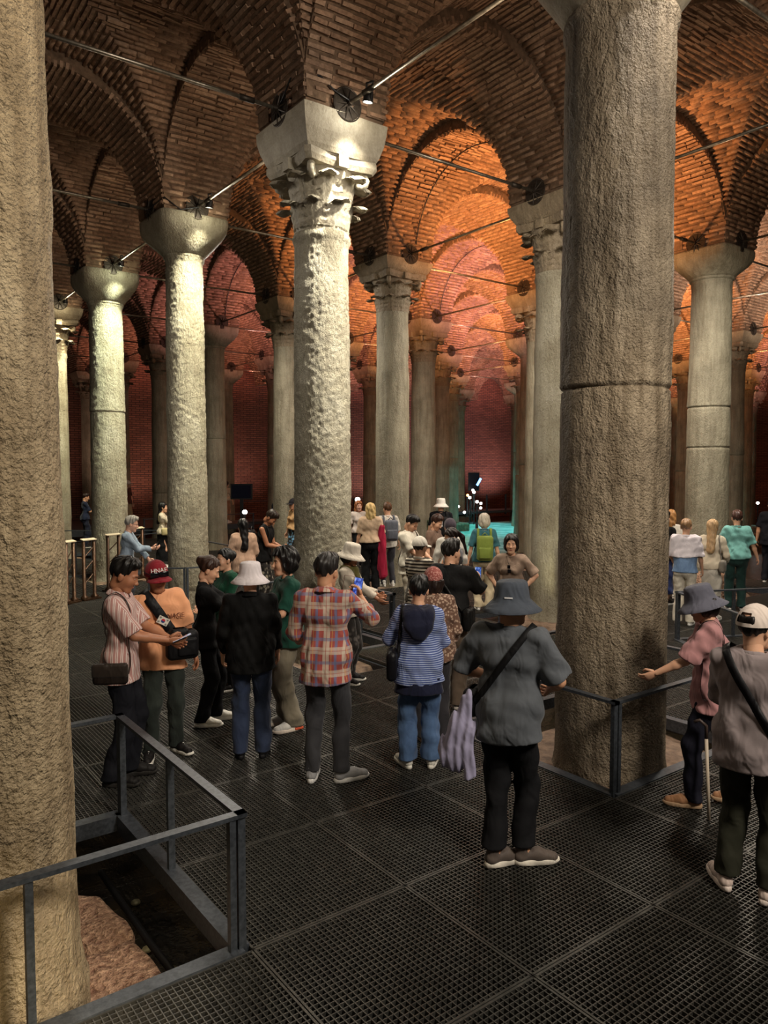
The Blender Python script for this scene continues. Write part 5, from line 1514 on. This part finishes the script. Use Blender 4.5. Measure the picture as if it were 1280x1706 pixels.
p = person('P7', (3.17, 4.99), 1.78, 168, 'man in a red white and blue plaid shirt seen from behind, filming', dict(c=(158, 78, 72), pat='plaid', sleeve=1.55, hem=.78, loose=.010, fold=.006), dict(c=(54, 54, 58), w=1.05, hem=.09), ((150, 150, 152), (214, 213, 210), (226, 226, 226)), ('short', (34, 31, 30)), 'mid', rh=(.22, .33, 1.38), lh=(-.22, .22, 1.02), hy=-14, feet=((.12, .02, 55), (-.11, .0, -4)), res=.011, hres=.0065, face=False, hp=6, curl=(.8, .4))
collar(p, (158, 78, 72), 'plaid')
o = phone(p, 1, 'phone with a bright blue screen held up by the man in plaid', (90, 120, 220), up=(.15, .2, 1), face=(.05, -1, .15))
MB().rbox((-.082, .03, .002), (.042, .080, .004), .004, None, 1).obj('case_flap', plain('brown_leather', srgb(88, 54, 44), .5), o, True)
p = person('P8', (4.86, 7.16), 1.59, 72, 'woman in a beige bucket hat and olive scarf by the bright centre column', dict(c=(196, 184, 168), sleeve=1.8, hem=.86, loose=.014), dict(c=(84, 78, 74), w=1.1, pat='camo'), BLKSH, ('bob', (40, 28, 22)), 'tan', True, rh=(.06, .42, 1.08), lh=(-.10, .36, 1.12), res=.0125, hat=('bucket', (196, 186, 172), -.05), hp=10)
blob(p, 'scarf', (86, 80, 40), [((-.08, .02, 1.44), (.08, .03, 1.43), .062, .062), ((0, .08, 1.44), (.03, .12, 1.28), .06, .05), ((-.09, -.03, 1.46), (.09, -.03, 1.46), .055, .055)], wr=.014)
phone(p, 1, 'dark phone in the hand of the woman with the olive scarf', None, up=(0, 1, .1), face=(0, -.1, 1))
p = person('P9', (3.93, 4.77), 1.57, 180, 'person in a blue striped hooded top and jeans with a black shoulder bag', dict(c=(66, 82, 138), pat='hstripe', sleeve=1.9, hem=.80, loose=.018, fold=.007), dict(c=(72, 96, 132), w=1.35, pat='denim', fold=.012, hem=.085), ((206, 202, 192), (226, 222, 212), (232, 230, 224)), ('short', (12, 11, 12)), 'light', True, girth=1.16, rh=(.16, .30, 1.10), lh=(-.20, .30, 1.20), feet=((.12, .02, 10), (-.10, .0, -28)), res=.011, hres=.0065, face=False)
band(p, None, .70, .86, (24, 28, 52), .050, 'hem_band', g=1.16)
blob(p, 'hood', (24, 27, 48), [((-.085, -.115, 1.42), (.085, -.115, 1.42), .062, .062), ((-.07, -.145, 1.33), (.07, -.145, 1.33), .060, .060), ((-.03, -.15, 1.25), (.03, -.15, 1.25), .045, .045), ((-.095, -.04, 1.465), (.095, -.04, 1.465), .05, .05)], wr=.004, h=.011)
o = local_thing('shoulder_bag', p, 'black shoulder bag under the arm of the person in the blue striped top', 'bag'); bk = cloth((18, 18, 22), .45)
bag_body(o, (-.24, -.11, .98), (.05, .14, .135), .05, bk)
strap_loop(p, (-.15, 0, 1.44), (-.19, -.05, 1.02), .034, .016).obj('strap', bk, o, True)
phone(p, -1, 'small phone in the left hand of the person in the blue striped top', None, up=(0, .2, 1), face=(0, -1, .1))
p = person('P10', (5.2, 5.80), 1.72, 162, 'man in a black tee filming with a phone, black hip bag', dict(c=(28, 28, 29), sleeve=.9, hem=.86, wide=.02, loose=.012), dict(c=(94, 80, 68), w=1.3), ((122, 112, 108), (196, 188, 180)), ('short', (22, 18, 16)), 'light', girth=1.14, rh=(.20, .38, 1.30), lh=(.04, .40, 1.22), hy=-18, res=.0125, face=False, curl=(.8, .6))
phone(p, 1, 'phone with a blue screen held up by the man in the black tee', (90, 130, 210), up=(0, .2, 1), face=(0, -1, .15))
o = local_thing('hip_bag', p, 'small black bag on the right hip of the man in the black tee', 'bag'); bk = cloth((20, 20, 20), .5)
bag_body(o, (.22, -.06, .96), (.05, .11, .12), .045, bk); strap_loop(p, (-.13, 0, 1.45), (.19, -.02, 1.0), .032, .012).obj('strap', bk, o, True)
p = person('P11', (4.42, 5.16), 1.55, 186, 'woman in a pink flowered head scarf and lace blouse, half hidden', dict(c=(196, 168, 146), pat='lace', sleeve=1.6, hem=.84, loose=.016), dict(c=(50, 48, 52), w=1.2), ((150, 112, 90), (176, 146, 124)), ('bob', (40, 28, 24)), 'light', True, girth=1.12, rh=(.22, .18, .98), lh=(-.2, .2, 1.0), res=.0125, hat=('beanie', (196, 142, 132), 0, 'floral'), face=False)

# --- middle group by the pit
p = person('P12', (7.42, 9.25), 1.74, 62, 'young man in a white short sleeved shirt looking down', dict(c=(214, 206, 190), sleeve=.85, hem=.82, wide=.02, loose=.014), dict(c=(196, 186, 168), w=1.15), WHT, ('short', (20, 17, 16)), 'light', rh=(.06, .34, 1.06), lh=(-.1, .34, 1.06), hp=34, res=.015)
collar(p, (214, 206, 190))
strap_loop(p, (-.13, 0, 1.45), (.18, 0, 1.0), .03, .014).obj('bag_strap', cloth(BLK), p['root'], True)
p = person('P12b', (8.2, 9.55), 1.70, 60, 'brown haired person bending close behind the white shirted young man', dict(c=(116, 92, 78), sleeve=.8, hem=.84), dict(c=(50, 46, 46)), WHT, ('short', (52, 30, 22)), 'light', True, hp=30, res=.016)
p = person('P13', (5.98, 7.25), 1.60, 150, 'person in a white cap and black and white striped top with a backpack strap', dict(c=(206, 196, 180), pat='bwstripe', sleeve=.9, hem=.84), dict(c=(60, 58, 58)), WHT, ('short', (40, 30, 26)), 'light', True, res=.014, hat=('cap', (212, 204, 192), 0), rh=(.08, .3, 1.05), lh=(-.1, .3, 1.05))
strap_loop(p, (-.11, 0, 1.44), (-.12, 0, 1.02), .045, .012, (PI * .5, PI * 1.5)).obj('bag_strap', cloth((92, 84, 74)), p['root'], True)
p = person('P14', (11.06, 12.66), 1.78, 184, 'man in a white bucket hat and black tee before the teal pool', dict(c=(22, 23, 28), sleeve=.85, hem=.82), dict(c=(40, 40, 46)), WHT, ('short', (24, 20, 18)), 'light', res=.017, hat=('bucket', (224, 220, 212), 0), face=False)
def backpack(P, c, label, w_=.15, h_=.22, z=1.18, d=.07, pocket=True):
    o = local_thing('backpack', P, label, 'backpack'); m_ = cloth(c, .7)
    MB().rbox((0, -.165 - d, z), (w_, d, h_), .06).obj('main_sack', m_, o, True)
    if pocket: MB().rbox((0, -.165 - 2 * d - .015, z - h_ * .35), (w_ * .75, .035, h_ * .45), .03).obj('front_pocket', m_, o, True)
    MB().tube([(-.05, -.2, z + h_), (0, -.2, z + h_ + .05), (.05, -.2, z + h_)], .010, 6).obj('grab_loop', m_, o, True)
    for s in (1, -1): strap_loop(P, (s * .115, 0, 1.46), (s * .125, 0, 1.02), .045, .008, (-PI / 2 - .3, PI / 2 + .5)).obj('strap', m_, o, True)
    return o
o = backpack(p, (18, 18, 20), 'black backpack with a white cross mark on the man in the white bucket hat')
m = MB(); m.box((-.012, -.345, 1.05), (.012, -.338, 1.38)).box((-.10, -.345, 1.10), (.10, -.338, 1.125)); m.obj('white_mark', plain('mark_white', srgb(220, 220, 222), .6), o)
p = person('P15', (7.72, 8.62), 1.68, 196, 'person with a dark plum knitted cap and white top', dict(c=(206, 200, 190), sleeve=1.5, hem=.82), dict(c=(60, 60, 64)), WHT, None, 'light', True, res=.016, hat=('beanie', (66, 58, 66), 0), face=False)
p = person('P16', (6.98, 7.72), 1.64, -66, 'woman with a long ponytail in a grey vest looking down', dict(c=(120, 120, 124), sleeve=.25, hem=.84, loose=.012), dict(c=(48, 48, 54)), WHT, ('tail', (30, 18, 16)), 'light', True, rh=(.10, .34, 1.12), lh=(-.10, .32, 1.12), hp=22, res=.014)
p = person('P17', (9.33, 9.53), 1.66, 184, 'grey haired woman with a green backpack and beige trousers', dict(c=(58, 104, 114), sleeve=.9, hem=.90, wide=.01), dict(c=(196, 180, 150), w=1.3, fold=.012), WHT, ('bob', (188, 180, 166)), 'light', True, girth=1.08, res=.0145, face=False)
backpack(p, (124, 140, 62), 'olive green backpack on the grey haired woman', .15, .23, 1.16)
p = person('P18', (7.16, 6.81), 1.60, -12, 'smiling woman in a taupe tee with hands on her hips', dict(c=(142, 120, 104), sleeve=.9, hem=.88, wide=.022, vneck=True), dict(c=(40, 46, 62)), WHT, ('bob', (26, 20, 18)), 'light', True, girth=1.08, rh=(.19, .05, 1.02), lh=(-.19, .05, 1.02), rhint=(1, -.35, .1), lhint=(-1, -.35, .1), res=.0125, hres=.006, hy=10)
o = local_thing('sunglasses', p, 'dark sunglasses hanging from the neckline of the taupe tee', 'sunglasses')
q = p['bvh'].ray_cast(Vector((0, .8, 1.30)), Vector((0, -1, 0)), 1)[0]
for s in (1, -1): MB().rbox((s * .004, q.y + .020, q.z + s * .030), (.022, .005, .025), .005).obj('lens', gm, o, True)
MB().tube([(0, q.y + .02, q.z + .055), (.03, q.y + .0, 1.42), (.06, .06, 1.47)], .003, 5).obj('cord', gm, o)

# --- the man in front
p = person('P19', (3.40, 3.24), 1.74, 166, 'man in a slate bucket hat and grey shirt seen from behind, nearest of all', dict(c=(84, 88, 94), sleeve=.90, hem=.80, wide=.03, loose=.018, fold=.008), dict(c=(17, 17, 20), w=1.2, hem=.12), ((86, 76, 70), (222, 214, 200), (86, 76, 70)), ('crop', (22, 17, 15)), 'mid', girth=1.02, rh=(.20, .26, 1.06), lh=(-.20, .26, 1.10), rhint=(.8, -.6, -.5), lhint=(-.9, -.4, -.5), hy=-30, feet=((.09, .06, 60), (-.07, -.04, 45)), res=.010, hres=.006, hat=('bucket', (64, 70, 80), .04), face=False, lean=2)
ho, hM = p['hat']
MB().box((-.024, 0, -.004), (.024, .003, .004), hM @ Matrix.Rotation(-2.55, 4, 'Z') @ Matrix.Translation((0, .108, .058))).obj('hat_label', plain('label_white', srgb(220, 220, 222), .6), ho)
o = local_thing('crossbody_bag', p, 'small black bag on a strap at the hip of the man in grey', 'bag'); bk = cloth((18, 18, 20), .5)
strap_loop(p, (.115, 0, 1.47), (-.20, -.03, 1.02), .040, .020).obj('strap', bk, o, True); bag_body(o, (-.24, .02, 1.00), (.05, .09, .09), .035, bk)
o = local_thing('lavender_jacket', p, 'pale lavender jacket hanging from the strap of the man in grey', 'jacket')
f = Field((-.58, -.34, .40), (-.05, .16, 1.12), .0085)
for a_, b_, r1, r2 in (((-.25, -.06, 1.06), (-.29, -.08, .84), .030, .085), ((-.29, -.08, .86), (-.33, -.09, .66), .085, .10), ((-.25, -.08, 1.04), (-.22, -.12, .55), .028, .042), ((-.34, -.06, .78), (-.40, -.08, .68), .06, .05), ((-.24, -.12, .72), (-.21, -.14, .48), .035, .014)): f.cone(a_, b_, r1, r2, .025, 1.7)
xx, yy, zz = f.pts((slice(None),) * 3); f.D = f.D + (.0075 * np.sin(xx * 120 + 2.2 * np.sin(zz * 11) + yy * 40) + .006 * np.sin(xx * 61 - zz * 22 + 2 * np.sin(yy * 20))).astype(np.float32)
f.keep(lambda x, y, z: .53 + .5 * np.abs(x + .24) - .25 * (x < -.3) * np.abs(x + .3) - z)
V, Q = f.net(); link('cloth_body', mesh_from('cloth_body', V, Q, cloth((152, 148, 176), .6), True), o)

# --- right side
p = person('P20', (5.16, 2.92), 1.60, -84, 'woman in a dusty pink blouse and greyish hat walking left past the railing', dict(c=(176, 128, 128), sleeve=1.0, hem=.80, wide=.03, loose=.02), dict(c=(26, 26, 38), w=1.1), ((150, 108, 76), (170, 140, 110)), ('bob', (30, 24, 24)), 'light', True, girth=1.05, lh=(-.16, .42, 1.08), rh=(.22, -.05, .95), feet=((.08, -.22, 0), (-.08, .16, 0)), res=.0115, hat=('bucket', (92, 92, 104), 0), hp=12, lean=5)
o = local_thing('walking_stick', p, 'pale walking stick beside the dark trousers of the woman in pink', 'stick', None); MB().tube([(-.28, .02, .0), (-.24, .05, .62)], .013, 8).obj('shaft', plain('pale_wood', srgb(196, 180, 160), .5), o, True); MB().tube([(-.24, .05, .62), (-.238, .052, .72), (-.235, .10, .76), (-.23, .14, .74)], .013, 8).obj('handle', plain('dark_wood', srgb(60, 46, 40), .5), o, True)
o = local_thing('shoulder_bag', p, 'black shoulder bag worn by the woman in pink', 'bag'); bk = cloth((24, 20, 22), .5); bag_body(o, (-.20, -.12, 1.06), (.045, .10, .11), .04, bk); strap_loop(p, (-.13, 0, 1.45), (-.17, -.06, 1.1), .03, .014).obj('strap', bk, o, True)
p = person('P21', (4.27, 2.16), 1.66, 164, 'person in a grey sweater and beige cap from behind at the right edge', dict(c=(140, 128, 128), sleeve=1.8, hem=.80, loose=.016, fold=.007), dict(c=(40, 40, 30), w=1.15, hem=.10), ((206, 186, 176), (222, 206, 196), (228, 216, 208)), ('short', (20, 16, 15)), 'light', girth=1.14, rh=(.14, .34, 1.28), lh=(-.14, .33, 1.2), feet=((.12, .0, 12), (-.12, .0, -40)), res=.0105, hres=.0065, hat=('capback', (206, 192, 182), 0), face=False, hy=-16)
o = local_thing('crossbody_strap', p, 'black bag strap crossing the grey sweater', 'bag'); strap_loop(p, (-.12, 0, 1.46), (.19, 0, .98), .050, .018).obj('strap', cloth((16, 15, 18), .5), o, True); bag_body(o, (.20, .10, .95), (.06, .10, .10), .04, cloth((16, 15, 18), .5))
phone(p, 1, 'phone with a teal glow held by the person in the grey sweater', (60, 170, 180), up=(0, .2, 1), face=(0, -1, .1))
p = person('P22', (10.97, 6.69), 1.66, 172, 'woman with clipped blond hair, white shawl over a denim blouse', dict(c=(216, 208, 214), sleeve=1.0, hem=1.14, wide=.03, loose=.02), dict(c=(214, 206, 190), w=1.2), WHT, ('bun', (150, 118, 86)), 'light', True, girth=1.08, res=.0145, face=False, rh=(.25, .12, .92), lh=(-.22, .25, 1.0))
band(p, None, .88, 1.18, (120, 148, 186), .035, 'denim_blouse', 'denim', 1.08)
p = person('P23', (12.3, 7.93), 1.68, 150, 'person in a black top and dark blue skirt beside the big front column', dict(c=BLK, sleeve=.9, hem=.84), dict(c=(36, 48, 92), kind='skirt', hem=.22, w=1.3, fold=.014), BLKSH, ('short', (22, 17, 15)), 'light', True, res=.016, face=False)
p = person('P24', (13.0, 8.25), 1.66, 176, 'woman with loose ginger blond hair behind the white shawl', dict(c=(206, 198, 186), sleeve=1.7, hem=.86), dict(c=(120, 110, 96)), WHT, ('wavy', (168, 122, 76)), 'light', True, res=.016, face=False)
p = person('P25', (11.62, 6.62), 1.62, 170, 'woman with long straight blond hair, cream cardigan and pale dress', dict(c=(206, 194, 172), sleeve=1.7, hem=.92, loose=.012), dict(c=(196, 190, 178), kind='skirt', hem=.30, w=1.1, fold=.012), WHT, ('long', (176, 146, 108)), 'light', True, res=.0145, face=False, rh=(.2, .2, 1.0))
o = local_thing('shoulder_bag', p, 'grey shoulder bag on the woman in the cream cardigan', 'bag'); bk = cloth((128, 122, 112), .6); bag_body(o, (.20, -.10, .98), (.05, .11, .11), .05, bk); strap_loop(p, (.13, 0, 1.45), (.18, -.05, 1.02), .025, .014).obj('strap', bk, o, True)
p = person('P26', (12.87, 6.88), 1.72, 188, 'sturdy person in a mint green tee and dark green trousers', dict(c=(112, 168, 162), sleeve=.9, hem=.92, wide=.02), dict(c=(28, 54, 50), w=1.1), ((40, 44, 50), (220, 218, 212)), ('short', (66, 42, 34)), 'light', True, girth=1.24, res=.0145, face=False, lh=(-.36, .05, .90), rh=(.36, .08, .92))
p = person('P27', (16.6, 8.1), 1.80, 170, 'large dark clothed person at the right edge behind the mint tee', dict(c=(20, 20, 26), sleeve=.9, hem=.8), dict(c=(22, 22, 28)), BLKSH, ('short', (20, 16, 15)), 'mid', girth=1.2, res=.018, face=False)

# --- left background
p = person('P28', (4.05, 12.52), 1.68, 82, 'grey haired man with glasses in a pale blue shirt leaning on the railing', dict(c=(150, 166, 184), sleeve=1.85, hem=.80, loose=.012), dict(c=(58, 60, 66)), BLKSH, ('short', (158, 154, 148)), 'pink', rh=(.02, .44, 1.20), lh=(-.12, .38, .98), hp=4, lean=8, res=.0145, hres=.0065)
o = local_thing('glasses', p, 'thin dark glasses on the grey haired man', 'glasses')
for s in (1, -1): MB().tube([tuple(p['HM'] @ Vector(q)) for q in ((s * .012, .108, .010), (s * .05, .098, .012), (s * .078, .0, .012))], .003, 5).obj('frame', gm, o)
phone(p, 1, 'phone held out by the grey haired man', None, up=(0, .3, 1), face=(0, -1, .2))
p = person('P29', (6.85, 18.3), 1.62, 84, 'woman with long black hair, cream blouse and black skirt taking a picture', dict(c=(206, 192, 170), sleeve=1.7, hem=.92), dict(c=BLK, kind='skirt', hem=.2, w=1.2), WHT, ('long', (14, 12, 13)), 'light', True, rh=(.04, .38, 1.36), lh=(-.08, .38, 1.34), res=.017)
o = local_thing('shoulder_bag', p, 'small cream shoulder bag of the woman with long black hair', 'bag'); bk = cloth((206, 190, 140), .6); bag_body(o, (.20, .10, 1.0), (.045, .12, .10), .05, bk); strap_loop(p, (.12, 0, 1.45), (.16, .05, 1.04), .02, .014).obj('strap', bk, o, True)
p = person('P30', (6.72, 24.6), 1.70, 100, 'person in dark blue with a glowing phone near the left front column', dict(c=(34, 42, 66), sleeve=.9, hem=.9), dict(c=(30, 34, 52), w=1.5, fold=.012), BLKSH, ('short', (40, 22, 18)), 'light', True, rh=(.06, .34, 1.2), lh=(-.08, .34, 1.2), res=.02, face=False, hp=15)
phone(p, 1, 'glowing phone of the person in dark blue', (150, 190, 255), up=(0, .3, 1), face=(.7, -.7, .2))
p = person('P31', (9.3, 28.4, .30), 1.72, 60, 'person in a white cap and brown top half behind the mossy capital column', dict(c=(92, 52, 40), sleeve=.9, hem=.88), dict(c=(170, 152, 120)), WHT, ('short', (40, 28, 24)), 'light', res=.022, face=False, hat=('cap', (214, 206, 196), 0))
p = person('P32', (13.2, 28.2, .30), 1.66, 150, 'distant woman in a cream top and tan skirt before the dark panel', dict(c=(198, 176, 150), sleeve=.9, hem=.95), dict(c=(150, 112, 84), kind='skirt', hem=.15), WHT, ('long', (40, 26, 22)), 'light', True, res=.022, face=False)
p = person('P33', (6.25, 11.9), 1.75, 68, 'man in a black sleeveless top bending his head over his hands', dict(c=(16, 16, 17), sleeve=0, hem=.84), dict(c=(150, 140, 124), pat='camo'), WHT, ('short', (40, 28, 22)), 'tan', rh=(.04, .36, 1.10), lh=(-.10, .34, 1.08), hp=38, res=.015, lean=10)
backpack(p, (20, 20, 22), 'black backpack worn by the man in the sleeveless top', .14, .20, 1.2)
p = person('P34', (5.75, 11.65), 1.60, 196, 'woman with long black hair in a loose pinkish beige blouse', dict(c=(186, 152, 130), sleeve=1.6, hem=.80, loose=.028, wide=.02), dict(c=(60, 52, 48)), WHT, ('long', (14, 12, 13)), 'light', True, girth=1.1, res=.015, face=False, rh=(.2, .2, 1.0), lh=(-.2, .2, 1.0))
p = person('P35', (10.6, 19.2), 1.75, 50, 'man in a black cap and black tee beyond the brass posts', dict(c=(22, 24, 30), sleeve=.9, hem=.86, wide=.01), dict(c=(96, 96, 98)), WHT, ('short', (24, 20, 18)), 'mid', res=.018, hat=('cap', (18, 18, 20), 0), hp=12)
p = person('P36', (9.37, 16.2), 1.72, -60, 'person in a cap and blue patterned clothes facing the man in the black cap', dict(c=(214, 170, 120), sleeve=1.5, hem=1.0), dict(c=(120, 170, 206), pat='camo', w=1.2), WHT, ('short', (24, 20, 18)), 'light', True, res=.018, hat=('cap', (36, 34, 38), 0))
p = person('P37', (10.8, 15.48), 1.65, 18, 'woman with reddish blond hair and white top facing us by the bright column', dict(c=(206, 196, 186), sleeve=.9, hem=.92), dict(c=(28, 28, 32)), WHT, ('wavy', (160, 104, 66)), 'pink', True, res=.017)
p = person('P38', (9.05, 12.54), 1.74, 184, 'blond woman in a beige wrap and wide black trousers seen from behind', dict(c=(206, 178, 150), sleeve=1.0, hem=.98, wide=.03, loose=.018), dict(c=BLK, w=1.5), BLKSH, ('wavy', (206, 178, 122)), 'light', True, res=.0165, face=False)
o = local_thing('magenta_coat', p, 'magenta coat hanging beside the blond woman in black trousers', 'coat'); f = Field((.05, -.3, .2), (.5, .3, 1.5), .017); f.cone((.22, -.05, 1.30), (.24, -.04, .80), .06, .085, .03, 1.3); f.cone((.24, -.04, .9), (.25, -.02, .30), .085, .10, .03, 1.3); f.wrinkle(.018, 5, 3, 14); V, Q = f.net(); link('cloth_body', mesh_from('coat', V, Q, cloth((166, 30, 62), .8), True), o)
p = person('P39', (9.58, 12.66), 1.74, 198, 'man in a pale tee with a grey backpack, right of the blond woman', dict(c=(206, 200, 190), sleeve=.9, hem=.84), dict(c=(52, 52, 58)), WHT, ('short', (84, 56, 36)), 'light', res=.017, face=False)
backpack(p, (92, 96, 106), 'grey backpack on the man beside the blond woman', .15, .22, 1.2)
